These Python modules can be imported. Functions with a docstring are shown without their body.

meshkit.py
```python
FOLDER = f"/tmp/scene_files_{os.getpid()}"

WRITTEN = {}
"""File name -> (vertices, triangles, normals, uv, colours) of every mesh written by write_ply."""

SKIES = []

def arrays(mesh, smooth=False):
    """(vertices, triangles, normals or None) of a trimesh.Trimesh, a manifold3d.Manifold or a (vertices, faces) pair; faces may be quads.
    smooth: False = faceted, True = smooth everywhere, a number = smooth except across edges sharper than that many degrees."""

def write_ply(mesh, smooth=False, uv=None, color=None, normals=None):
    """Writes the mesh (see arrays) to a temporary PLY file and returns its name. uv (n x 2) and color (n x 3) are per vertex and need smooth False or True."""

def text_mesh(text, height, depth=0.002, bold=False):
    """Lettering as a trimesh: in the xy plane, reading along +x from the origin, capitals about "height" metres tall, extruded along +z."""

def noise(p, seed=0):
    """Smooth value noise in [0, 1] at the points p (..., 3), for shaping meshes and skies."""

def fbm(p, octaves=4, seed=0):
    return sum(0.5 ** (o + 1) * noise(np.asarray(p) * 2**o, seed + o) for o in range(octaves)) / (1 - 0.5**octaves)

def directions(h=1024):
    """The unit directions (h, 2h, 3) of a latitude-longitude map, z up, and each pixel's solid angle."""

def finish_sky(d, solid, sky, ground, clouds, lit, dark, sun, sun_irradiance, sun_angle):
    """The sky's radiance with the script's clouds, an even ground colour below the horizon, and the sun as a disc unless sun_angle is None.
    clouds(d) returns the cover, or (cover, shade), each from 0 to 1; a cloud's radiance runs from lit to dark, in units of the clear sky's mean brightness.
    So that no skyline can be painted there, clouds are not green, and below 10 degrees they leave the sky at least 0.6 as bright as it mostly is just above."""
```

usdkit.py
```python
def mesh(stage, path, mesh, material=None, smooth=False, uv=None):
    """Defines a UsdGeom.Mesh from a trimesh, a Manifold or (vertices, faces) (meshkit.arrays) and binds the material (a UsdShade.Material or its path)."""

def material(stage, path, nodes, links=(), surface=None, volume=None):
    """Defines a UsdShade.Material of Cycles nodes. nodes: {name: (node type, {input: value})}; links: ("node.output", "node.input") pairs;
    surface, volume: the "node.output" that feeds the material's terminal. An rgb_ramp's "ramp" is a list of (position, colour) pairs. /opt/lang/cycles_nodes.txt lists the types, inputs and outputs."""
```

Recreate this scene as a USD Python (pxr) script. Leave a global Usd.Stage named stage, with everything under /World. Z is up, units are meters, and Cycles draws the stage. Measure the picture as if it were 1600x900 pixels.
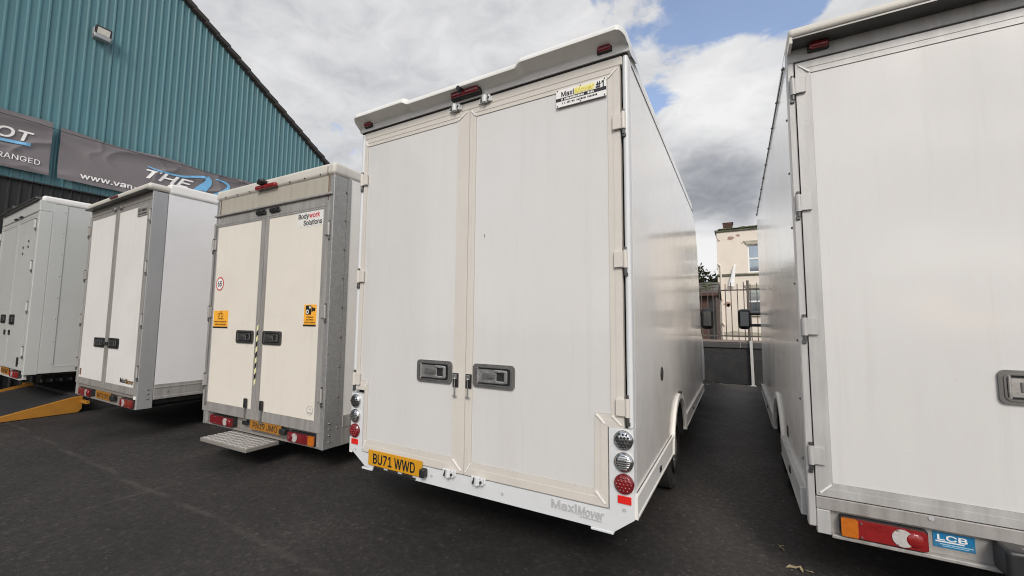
import math, numpy as np, trimesh, usdkit, meshkit
import manifold3d as m3
from shapely.geometry import Polygon, box as sbox, Point
from shapely import affinity
from pxr import Usd, UsdGeom, UsdLux, UsdShade, Gf, Sdf

stage = Usd.Stage.CreateInMemory()
UsdGeom.SetStageUpAxis(stage, UsdGeom.Tokens.z)
UsdGeom.SetStageMetersPerUnit(stage, 1.0)
UsdGeom.Xform.Define(stage, '/World')
UsdGeom.Scope.Define(stage, '/World/Looks')
rng = np.random.default_rng(7)

# ------------------------------------------------------------------ camera
HC, CY, PITCH, ROLL, FPX = 1.4534, -0.5081, 0.0823, 0.0086, 636.97
fw = np.array([math.sin(CY) * math.cos(PITCH), math.cos(CY) * math.cos(PITCH), math.sin(PITCH)])
r0 = np.array([math.cos(CY), -math.sin(CY), 0]); u0 = np.cross(r0, fw)
rt = r0 * math.cos(ROLL) + u0 * math.sin(ROLL); up = -r0 * math.sin(ROLL) + u0 * math.cos(ROLL)
cam = UsdGeom.Camera.Define(stage, '/World/camera')
cam.CreateHorizontalApertureAttr(36.0); cam.CreateVerticalApertureAttr(20.25)
cam.CreateFocalLengthAttr(FPX / 1600 * 36.0); cam.CreateClippingRangeAttr((0.05, 5000.0))
cam.AddTransformOp().Set(Gf.Matrix4d(*rt, 0, *up, 0, *(-fw), 0, 0, 0, HC, 1))
cam.CreateExposureAttr(0.75)

# ------------------------------------------------------------------ sky and sun
SUN_AZ, SUN_EL = math.radians(152), math.radians(38)         # azimuth clockwise from +y: behind the camera, to its right
sd = np.array([math.sin(SUN_AZ) * math.cos(SUN_EL), math.cos(SUN_AZ) * math.cos(SUN_EL), math.sin(SUN_EL)])
SKY = 0.1
def sky_material():
    n, l = {}, []
    n['tc'] = ('texture_coordinate', {})
    n['sky'] = ('sky_texture', {'sky_type': 'single_scattering', 'sun_disc': False, 'sun_elevation': SUN_EL, 'sun_rotation': math.atan2(sd[0], sd[1]), 'air_density': 1.0, 'aerosol_density': 1.5})
    n['sep'] = ('separate_xyz', {}); l.append(('tc.generated', 'sep.vector'))
    n['den'] = ('math', {'math_type': 'add', 'value2': 0.32}); l.append(('sep.z', 'den.value1'))
    n['den2'] = ('math', {'math_type': 'maximum', 'value2': 0.12}); l.append(('den.value', 'den2.value1'))
    n['px'] = ('math', {'math_type': 'divide'}); l += [('sep.x', 'px.value1'), ('den2.value', 'px.value2')]
    n['py'] = ('math', {'math_type': 'divide'}); l += [('sep.y', 'py.value1'), ('den2.value', 'py.value2')]
    n['pz'] = ('math', {'math_type': 'multiply', 'value2': 1.2}); l += [('sep.z', 'pz.value1')]
    n['q'] = ('combine_xyz', {}); l += [('px.value', 'q.x'), ('py.value', 'q.y'), ('pz.value', 'q.z')]
    n['n1r'] = ('noise_texture', {'dimensions': '3D', 'type': 'fBM', 'scale': 3.4, 'detail': 10.0, 'roughness': 0.6, 'distortion': 0.25}); l.append(('q.vector', 'n1r.vector'))
    n['n1'] = ('map_range', {'from_min': 0.3, 'from_max': 0.7, 'to_min': 0.16, 'to_max': 0.84}); l.append(('n1r.fac', 'n1.value'))
    n['n3'] = ('noise_texture', {'dimensions': '3D', 'type': 'fBM', 'scale': 13.0, 'detail': 8.0, 'roughness': 0.6, 'distortion': 0.6}); l.append(('q.vector', 'n3.vector'))
    n['n3s'] = ('map_range', {'from_min': 0.3, 'from_max': 0.7, 'to_min': -0.055, 'to_max': 0.055}); l.append(('n3.fac', 'n3s.value'))
    n['n2'] = ('noise_texture', {'dimensions': '3D', 'type': 'fBM', 'scale': 4.2, 'detail': 7.0, 'roughness': 0.55, 'distortion': 0.3}); l.append(('q.vector', 'n2.vector'))
    def blob(tag, d, inner, outer, weight):
        d = np.array(d) / np.linalg.norm(d)
        n['d' + tag] = ('vector_math', {'math_type': 'dot_product', 'vector2': tuple(d)}); l.append(('tc.generated', f'd{tag}.vector1'))
        n['m' + tag] = ('map_range', {'range_type': 'smoothstep', 'from_min': math.cos(math.radians(outer)), 'from_max': math.cos(math.radians(inner)), 'to_min': 0.0, 'to_max': weight, 'clamp': True}); l.append((f'd{tag}.value', f'm{tag}.value'))
        return f'm{tag}.result'
    def total(tag, items):
        cur = items[0]
        for i, it in enumerate(items[1:]):
            k = f'{tag}{i}'; n[k] = ('math', {'math_type': 'add'}); l.extend([(cur, k + '.value1'), (it, k + '.value2')]); cur = k + '.value'
        return cur
    cover = total('cv', ['n1.result'] + [blob(*b) for b in COVER])
    n['mask'] = ('map_range', {'range_type': 'smoothstep', 'from_min': 0.34, 'from_max': 0.52, 'to_min': 0.10, 'to_max': 1.0, 'clamp': True}); l.append((cover, 'mask.value'))
    n['n2s'] = ('map_range', {'from_min': 0.3, 'from_max': 0.7, 'to_min': 0.36, 'to_max': 0.53}); l.append(('n2.fac', 'n2s.value'))
    shade = total('sh', ['n2s.result', 'n3s.result'] + [blob(*b) for b in SHADE])
    n['tone'] = ('rgb_ramp', {'ramp': [(0.0, (1.0, 1.0, 1.0)), (0.30, (0.97, 0.97, 0.97)), (0.5, (0.75, 0.755, 0.775)), (0.72, (0.45, 0.465, 0.50)), (1.0, (0.22, 0.235, 0.27))]}); l.append((shade, 'tone.fac'))
    n['cl'] = ('vector_math', {'math_type': 'scale', 'scale': CLOUD / SKY}); l.append(('tone.color', 'cl.vector1'))
    n['blue'] = ('mix', {'mix_type': 'multiply', 'fac': 1.0, 'color2': BLUE}); l.append(('sky.color', 'blue.color1'))
    n['mx'] = ('mix', {'mix_type': 'mix'}); l += [('mask.result', 'mx.fac'), ('blue.color', 'mx.color1'), ('cl.vector', 'mx.color2')]
    n['bg'] = ('background_shader', {'strength': SKY}); l.append(('mx.color', 'bg.color'))
    return usdkit.material(stage, '/World/Looks/sky', n, l, surface='bg.background')
CLOUD, BLUE = 0.54, (1.42, 1.33, 1.32)
COVER = [('a', (-0.07, 0.79, 0.61), 7, 17, -0.42), ('b', (0.015, 0.915, 0.40), 5, 11.5, 0.62), ('c', (-0.66, 0.54, 0.53), 22, 46, 0.42),
         ('e', (-0.03, 0.96, 0.27), 6, 14, 0.3), ('f', (-0.735, 0.57, 0.365), 1, 5.5, -0.34), ('g', (0.2, 0.87, 0.44), 3, 9, 0.4)]
SHADE = [('h', (-0.04, 0.957, 0.285), 2, 8, 0.36), ('i', (-0.01, 0.895, 0.445), 3, 8, -0.12), ('j', (-0.6, 0.6, 0.53), 10, 40, 0.05), ('k', (-0.06, 0.985, 0.15), 2, 6, -0.3)]
dome = UsdLux.DomeLight.Define(stage, '/World/sky')
UsdShade.MaterialBindingAPI.Apply(dome.GetPrim()).Bind(sky_material())
dome.GetPrim().SetCustomDataByKey('kind', 'structure')
sun = UsdLux.DistantLight.Define(stage, '/World/sun')
sun.CreateNormalizeAttr(True); sun.CreateIntensityAttr(0.34); sun.CreateAngleAttr(20.0); sun.CreateColorAttr(Gf.Vec3f(1.0, 0.95, 0.87))
zx = sd; xx = np.cross([0, 0, 1], zx); xx /= np.linalg.norm(xx); yx = np.cross(zx, xx)
sun.AddTransformOp().Set(Gf.Matrix4d(*xx, 0, *yx, 0, *zx, 0, 0, 0, 0, 1))

# ------------------------------------------------------------------ materials
L = {}
def srgb(r, g, b):
    f = lambda c: (c / 255 / 12.92) if c / 255 <= 0.04045 else ((c / 255 + 0.055) / 1.055) ** 2.4
    return (f(r), f(g), f(b))
def mk(name, base, rough=0.4, metal=0.0, coat=0.0, var=0.06, scale=2.5, stretch=(1, 1, 1), bump=0.0, bscale=120.0, dirt=None, dirt_amt=0.0, dirt_scale=1.2, rvar=0.06, spec=0.5, extra=None):
    """A painted, metal or plastic surface: broad tonal drift, fine grain in the gloss, optional grime and relief."""
    n = {'tc': ('texture_coordinate', {}), 'mp': ('mapping', {'scale': stretch}),
         'n': ('noise_texture', {'scale': scale, 'detail': 5.0, 'roughness': 0.6}),
         'ra': ('rgb_ramp', {'ramp': [(0.25, tuple(c * (1 - var) for c in base)), (0.75, tuple(min(1, c * (1 + var)) for c in base))]}),
         'p': ('principled_bsdf', {'roughness': rough, 'metallic': metal, 'coat_weight': coat, 'coat_roughness': 0.08, 'specular_ior_level': spec})}
    l = [('tc.object', 'mp.vector'), ('mp.vector', 'n.vector'), ('n.fac', 'ra.fac')]
    col = 'ra.color'
    if dirt:
        n['dn'] = ('noise_texture', {'scale': dirt_scale, 'detail': 8.0, 'roughness': 0.68}); l.append(('mp.vector', 'dn.vector'))
        n['dm'] = ('map_range', {'from_min': 0.48, 'from_max': 0.75, 'to_min': 0.0, 'to_max': dirt_amt, 'clamp': True}); l.append(('dn.fac', 'dm.value'))
        n['dx'] = ('mix', {'mix_type': 'mix', 'color2': dirt}); l += [('dm.result', 'dx.fac'), (col, 'dx.color1')]
        col = 'dx.color'
    l.append((col, 'p.base_color'))
    n['rn'] = ('map_range', {'from_min': 0.3, 'from_max': 0.7, 'to_min': max(0.02, rough - rvar), 'to_max': min(1, rough + rvar)}); l += [('n.fac', 'rn.value'), ('rn.result', 'p.roughness')]
    if bump:
        n['bn'] = ('noise_texture', {'scale': bscale, 'detail': 3.0}); l.append(('tc.object', 'bn.vector'))
        n['b'] = ('bump', {'strength': 1.0, 'distance': bump}); l += [('bn.fac', 'b.height'), ('b.normal', 'p.normal')]
    if extra:
        extra(n, l)
    L[name] = usdkit.material(stage, f'/World/Looks/{name}', n, l, surface='p.BSDF')
GRIME = (0.30, 0.27, 0.23)
mk('white_paint', (0.76, 0.745, 0.715), 0.28, coat=0.15, var=0.025, scale=0.8, dirt=(0.55, 0.52, 0.47), dirt_amt=0.10, bump=0.0012, bscale=3.0)
def splash(n, l):
    n['sz'] = ('separate_xyz', {}); l.append(('tc.object', 'sz.vector'))
    n['sn'] = ('noise_texture', {'scale': 3.2, 'detail': 8.0, 'roughness': 0.7}); l.append(('tc.object', 'sn.vector'))
    n['sa'] = ('map_range', {'from_min': 0.3, 'from_max': 0.7, 'to_min': -0.35, 'to_max': 0.35}); l.append(('sn.fac', 'sa.value'))
    n['sb'] = ('math', {'math_type': 'add'}); l.extend([('sz.z', 'sb.value1'), ('sa.result', 'sb.value2')])
    n['sc'] = ('map_range', {'range_type': 'smoothstep', 'from_min': 0.35, 'from_max': 1.15, 'to_min': 0.30, 'to_max': 0.0, 'clamp': True}); l.append(('sb.value', 'sc.value'))
    n['sx'] = ('mix', {'mix_type': 'mix', 'color2': (0.36, 0.33, 0.29)}); l.extend([('sc.result', 'sx.fac'), ('dx.color', 'sx.color1')])
    l[:] = [x for x in l if x[1] != 'p.base_color'] + [('sx.color', 'p.base_color')]
mk('gloss_side', (0.77, 0.75, 0.715), 0.20, coat=0.35, var=0.03, scale=0.9, stretch=(1, 1, 1), dirt=(0.55, 0.52, 0.47), dirt_amt=0.10, bump=0.0016, bscale=2.6, rvar=0.05, extra=splash)
def drips(n, l):
    n['dq'] = ('mapping', {'scale': (11.0, 11.0, 0.45)}); l.append(('tc.object', 'dq.vector'))
    n['d1'] = ('noise_texture', {'scale': 1.0, 'detail': 6.0, 'roughness': 0.7}); l.append(('dq.vector', 'd1.vector'))
    n['d2'] = ('map_range', {'from_min': 0.56, 'from_max': 0.74, 'to_min': 0.0, 'to_max': 0.15, 'clamp': True}); l.append(('d1.fac', 'd2.value'))
    n['d3'] = ('mix', {'mix_type': 'mix', 'color2': (0.40, 0.37, 0.32)}); l.extend([('d2.result', 'd3.fac'), ('dx.color', 'd3.color1')])
    n['sp'] = ('noise_texture', {'scale': 55.0, 'detail': 2.0}); l.append(('tc.object', 'sp.vector'))
    n['s2'] = ('map_range', {'from_min': 0.75, 'from_max': 0.80, 'to_min': 0.0, 'to_max': 0.28, 'clamp': True}); l.append(('sp.fac', 's2.value'))
    n['s3'] = ('mix', {'mix_type': 'mix', 'color2': (0.25, 0.23, 0.20)}); l.extend([('s2.result', 's3.fac'), ('d3.color', 's3.color1')])
    l[:] = [x for x in l if x[1] != 'p.base_color'] + [('s3.color', 'p.base_color')]
mk('door_white', (0.635, 0.626, 0.608), 0.20, coat=0.5, var=0.02, scale=0.9, bump=0.0010, bscale=2.6, stretch=(2.2, 2.2, 0.5), dirt=(0.50, 0.47, 0.43), dirt_amt=0.14, dirt_scale=1.6, extra=drips)
mk('trim_beige', (0.615, 0.58, 0.525), 0.36, var=0.04, scale=3, dirt=GRIME, dirt_amt=0.08)
mk('skirt_white', (0.655, 0.67, 0.68), 0.34, coat=0.1, var=0.03, scale=4, dirt=(0.4, 0.38, 0.35), dirt_amt=0.15)
mk('cream_panel', (0.735, 0.69, 0.615), 0.42, var=0.035, scale=1.1, dirt=(0.5, 0.45, 0.37), dirt_amt=0.16, dirt_scale=2.4, extra=drips)
mk('white_panel', (0.74, 0.725, 0.695), 0.40, var=0.03, scale=1.2, dirt=(0.5, 0.47, 0.42), dirt_amt=0.12, dirt_scale=2, extra=drips)
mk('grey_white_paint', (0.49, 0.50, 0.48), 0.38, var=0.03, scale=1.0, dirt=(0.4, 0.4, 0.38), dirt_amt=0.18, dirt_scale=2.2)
mk('side_grey_white', (0.72, 0.715, 0.715), 0.33, coat=0.1, var=0.03, scale=1.0, dirt=(0.45, 0.43, 0.40), dirt_amt=0.16, dirt_scale=1.5)
mk('roof_cap', (0.57, 0.545, 0.49), 0.5, var=0.06, scale=2.5, stretch=(1, 1, 1), dirt=(0.33, 0.30, 0.24), dirt_amt=0.28, dirt_scale=3)
mk('cap_gelcoat', (0.72, 0.71, 0.68), 0.30, coat=0.2, var=0.05, scale=3, dirt=(0.36, 0.34, 0.28), dirt_amt=0.22, dirt_scale=4)
mk('aluminium', (0.385, 0.37, 0.35), 0.48, metal=0.35, var=0.18, scale=4, stretch=(6, 6, 0.6), dirt=(0.19, 0.17, 0.145), dirt_amt=0.55, dirt_scale=1.2, bump=0.0006, bscale=60)
mk('aluminium_bright', (0.47, 0.465, 0.455), 0.52, metal=0.25, var=0.12, scale=4, stretch=(5, 5, 0.7), dirt=(0.24, 0.22, 0.19), dirt_amt=0.5, dirt_scale=1.2, bump=0.0006, bscale=60)
mk('aluminium_dirty', (0.30, 0.28, 0.255), 0.55, metal=0.3, var=0.2, scale=5, dirt=(0.14, 0.12, 0.10), dirt_amt=0.55, dirt_scale=5, bump=0.001, bscale=90)
mk('header_tan', (0.44, 0.41, 0.345), 0.5, metal=0.15, var=0.08, scale=3, stretch=(5, 5, 0.7), dirt=(0.28, 0.25, 0.2), dirt_amt=0.35, dirt_scale=2)
mk('post_alloy', (0.34, 0.345, 0.35), 0.5, metal=0.3, var=0.08, scale=3, stretch=(3, 3, 0.6), dirt=(0.24, 0.22, 0.19), dirt_amt=0.4, dirt_scale=1.5)
def spangle(n, l):
    n['vo'] = ('voronoi_texture', {'scale': 60.0}); l.append(('tc.object', 'vo.vector'))
    n['vb'] = ('rgb_to_bw', {}); l.append(('vo.color', 'vb.color'))
    n['vr'] = ('map_range', {'from_min': 0.0, 'from_max': 1.0, 'to_min': 0.86, 'to_max': 1.12}); l.append(('vb.val', 'vr.value'))
    n['vm'] = ('vector_math', {'math_type': 'scale'}); l += [('dx.color', 'vm.vector1'), ('vr.result', 'vm.scale')]
    l[:] = [x for x in l if x[1] != 'p.base_color'] + [('vm.vector', 'p.base_color')]
mk('galvanised', (0.33, 0.33, 0.325), 0.45, metal=0.4, var=0.12, scale=3, dirt=(0.22, 0.21, 0.19), dirt_amt=0.4, dirt_scale=3, extra=spangle)
mk('rust_stain', (0.16, 0.085, 0.05), 0.8, var=0.4, scale=9)
mk('black_plastic', (0.018, 0.018, 0.019), 0.45, var=0.2, scale=6, bump=0.0004, bscale=300)
mk('black_seal', (0.012, 0.012, 0.012), 0.7, var=0.2)
mk('underbody', (0.014, 0.0135, 0.013), 0.85, var=0.4, scale=4, dirt=(0.05, 0.045, 0.04), dirt_amt=0.5, dirt_scale=5)
mk('rubber', (0.018, 0.018, 0.018), 0.75, var=0.25, scale=7, dirt=(0.06, 0.055, 0.05), dirt_amt=0.4, dirt_scale=6, bump=0.002, bscale=80)
mk('steel_rim', (0.30, 0.30, 0.31), 0.4, metal=0.6, var=0.15)
mk('chrome', (0.60, 0.595, 0.58), 0.20, metal=1.0, var=0.08, scale=8, dirt=(0.2, 0.19, 0.17), dirt_amt=0.3, dirt_scale=14)
mk('lamp_chrome', (0.66, 0.66, 0.67), 0.10, metal=1.0, var=0.1, scale=20, bump=0.003, bscale=50)
mk('dark_red_glass', (0.13, 0.006, 0.008), 0.10, coat=0.8, var=0.3, scale=30)
mk('handle_rim', (0.19, 0.187, 0.18), 0.30, metal=0.5, var=0.12, scale=10, dirt=(0.14, 0.13, 0.12), dirt_amt=0.35, dirt_scale=14)
mk('handle_pad', (0.62, 0.615, 0.60), 0.20, metal=0.85, var=0.15, scale=14, dirt=(0.1, 0.09, 0.085), dirt_amt=0.4, dirt_scale=16)
mk('steel', (0.42, 0.415, 0.40), 0.34, metal=0.9, var=0.15, scale=12, dirt=(0.16, 0.15, 0.13), dirt_amt=0.4, dirt_scale=20)
mk('mirror_dark', (0.10, 0.105, 0.11), 0.08, metal=1.0, var=0.1)
mk('dark_steel', (0.14, 0.14, 0.135), 0.4, metal=0.8, var=0.2, scale=10)
mk('red_lens', (0.22, 0.009, 0.010), 0.16, coat=0.6, var=0.25, scale=22, spec=0.6, bump=0.0015, bscale=110)
mk('dark_red_lens', (0.15, 0.008, 0.012), 0.16, coat=0.6, var=0.25, scale=22, spec=0.6, bump=0.0012, bscale=110)
mk('amber_lens', (0.47, 0.125, 0.010), 0.18, coat=0.5, var=0.2, scale=22, bump=0.0015, bscale=110)
mk('clear_lens', (0.46, 0.44, 0.42), 0.16, coat=0.6, var=0.15, scale=22, bump=0.002, bscale=110)
mk('red_reflector', (0.72, 0.02, 0.015), 0.22, coat=0.6, var=0.1, scale=60, bump=0.0006, bscale=260)
mk('plate_yellow', srgb(206, 148, 32), 0.33, coat=0.3, var=0.05, scale=6, dirt=(0.3, 0.2, 0.05), dirt_amt=0.2, dirt_scale=6)
mk('plate_yellow_dirty', srgb(158, 106, 32), 0.45, var=0.10, scale=9, dirt=(0.16, 0.10, 0.03), dirt_amt=0.4, dirt_scale=9)
mk('print_black', (0.014, 0.014, 0.015), 0.5, var=0.1)
mk('print_brown', (0.16, 0.075, 0.01), 0.5, var=0.1)
mk('print_grey', (0.30, 0.30, 0.29), 0.5, var=0.1)
mk('emboss_grey', (0.44, 0.45, 0.455), 0.4, var=0.1)
mk('print_white', (0.80, 0.79, 0.77), 0.5, var=0.04)
mk('print_yellow', (0.72, 0.60, 0.07), 0.5, var=0.1)
mk('print_pale_yellow', (0.80, 0.77, 0.42), 0.5, var=0.05)
mk('print_red', (0.52, 0.03, 0.045), 0.5, var=0.1)
mk('print_amber', srgb(245, 176, 58), 0.45, var=0.05)
mk('print_blue', srgb(22, 112, 158), 0.4, var=0.1, scale=30, dirt=(0.2, 0.2, 0.2), dirt_amt=0.3, dirt_scale=20)
mk('print_pale_blue', srgb(170, 205, 220), 0.4, var=0.1)
mk('logo_blue', srgb(112, 172, 212), 0.5, var=0.06)
mk('banner_cloth', srgb(112, 106, 108), 0.6, var=0.06, scale=2.2, dirt=(0.10, 0.095, 0.095), dirt_amt=0.25, dirt_scale=2)
mk('teal_sheet', (0.070, 0.180, 0.205), 0.5, coat=0.08, var=0.10, scale=1.2, stretch=(1, 3, 0.35), dirt=(0.16, 0.19, 0.19), dirt_amt=0.30, dirt_scale=1.6)
mk('black_sheet', (0.006, 0.006, 0.0065), 0.6, var=0.2, scale=2)
mk('tile_dark', (0.035, 0.031, 0.029), 0.8, var=0.35, scale=6)
mk('lamp_body', (0.34, 0.35, 0.36), 0.45, metal=0.3, var=0.1)
mk('lamp_glass', (0.70, 0.68, 0.60), 0.12, coat=0.6, var=0.12, scale=14)
mk('ramp_yellow', (0.40, 0.175, 0.020), 0.5, var=0.12, scale=4, dirt=(0.20, 0.10, 0.03), dirt_amt=0.55, dirt_scale=5)
mk('ramp_deck', (0.022, 0.022, 0.023), 0.7, var=0.3, scale=6, bump=0.002, bscale=60)
mk('render_cream', (0.74, 0.67, 0.58), 0.8, var=0.05, scale=1.0, dirt=(0.45, 0.38, 0.29), dirt_amt=0.22, dirt_scale=1.4, bump=0.004, bscale=40)
mk('bare_brick', (0.36, 0.24, 0.19), 0.85, var=0.25, scale=9)
mk('moss', (0.075, 0.08, 0.035), 0.9, var=0.5, scale=8, bump=0.02, bscale=20)
mk('moss_trim', (0.11, 0.115, 0.085), 0.85, var=0.4, scale=6)
mk('chimney_brick', (0.085, 0.045, 0.036), 0.85, var=0.3, scale=6)
mk('slate', (0.10, 0.095, 0.085), 0.75, var=0.3, scale=5, dirt=(0.10, 0.11, 0.05), dirt_amt=0.6, dirt_scale=3)
mk('upvc', (0.80, 0.80, 0.79), 0.35, var=0.03)
mk('stone_sill', (0.40, 0.37, 0.30), 0.8, var=0.15, scale=5)
mk('brick_red', (0.085, 0.045, 0.036), 0.85, var=0.3, scale=5)
mk('fence_steel', (0.115, 0.10, 0.085), 0.65, metal=0.2, var=0.2, scale=6, dirt=(0.14, 0.085, 0.05), dirt_amt=0.5, dirt_scale=8)
mk('post_grey', (0.52, 0.51, 0.48), 0.5, var=0.1, scale=6, dirt=(0.25, 0.23, 0.2), dirt_amt=0.4, dirt_scale=6)
mk('black_wall', (0.020, 0.020, 0.021), 0.6, var=0.4, scale=3, dirt=(0.07, 0.065, 0.06), dirt_amt=0.4, dirt_scale=4, bump=0.006, bscale=14)
mk('coping', (0.06, 0.058, 0.056), 0.7, var=0.3, scale=3)
mk('pink_ledge', (0.25, 0.205, 0.185), 0.8, var=0.15, scale=3)
mk('dry_leaf', (0.33, 0.27, 0.16), 0.7, var=0.35, scale=30)
mk('grit_stone', (0.20, 0.185, 0.16), 0.9, var=0.4, scale=40)
mk('twig', (0.12, 0.09, 0.06), 0.9, var=0.3)
def two_sided(name, col):
    L[name] = usdkit.material(stage, f'/World/Looks/{name}', {
        'oi': ('geometry', {}), 'ra': ('rgb_ramp', {'ramp': [(0.0, tuple(c * .55 for c in col)), (1.0, tuple(c * 1.4 for c in col))]}),
        'd': ('principled_bsdf', {'roughness': 0.55}), 't': ('translucent_bsdf', {}), 'm': ('mix_closure', {'fac': 0.3})},
        [('oi.random_per_island', 'ra.fac'), ('ra.color', 'd.base_color'), ('ra.color', 't.color'), ('d.BSDF', 'm.closure1'), ('t.BSDF', 'm.closure2')], surface='m.closure')
two_sided('leaf', (0.085, 0.095, 0.035))
L['window_glass'] = usdkit.material(stage, '/World/Looks/window_glass', {
    'f': ('fresnel', {'IOR': 1.6}), 'a': ('math', {'math_type': 'add', 'value2': 0.12}), 't': ('transparent_bsdf', {'color': (0.75, 0.82, 0.85)}), 'g': ('glossy_bsdf', {'color': (0.9, 0.95, 1.0), 'roughness': 0.03}), 'm': ('mix_closure', {})},
    [('f.fac', 'a.value1'), ('a.value', 'm.fac'), ('t.BSDF', 'm.closure1'), ('g.BSDF', 'm.closure2')], surface='m.closure')
mk('room_dark', (0.05, 0.055, 0.06), 0.9)

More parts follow.
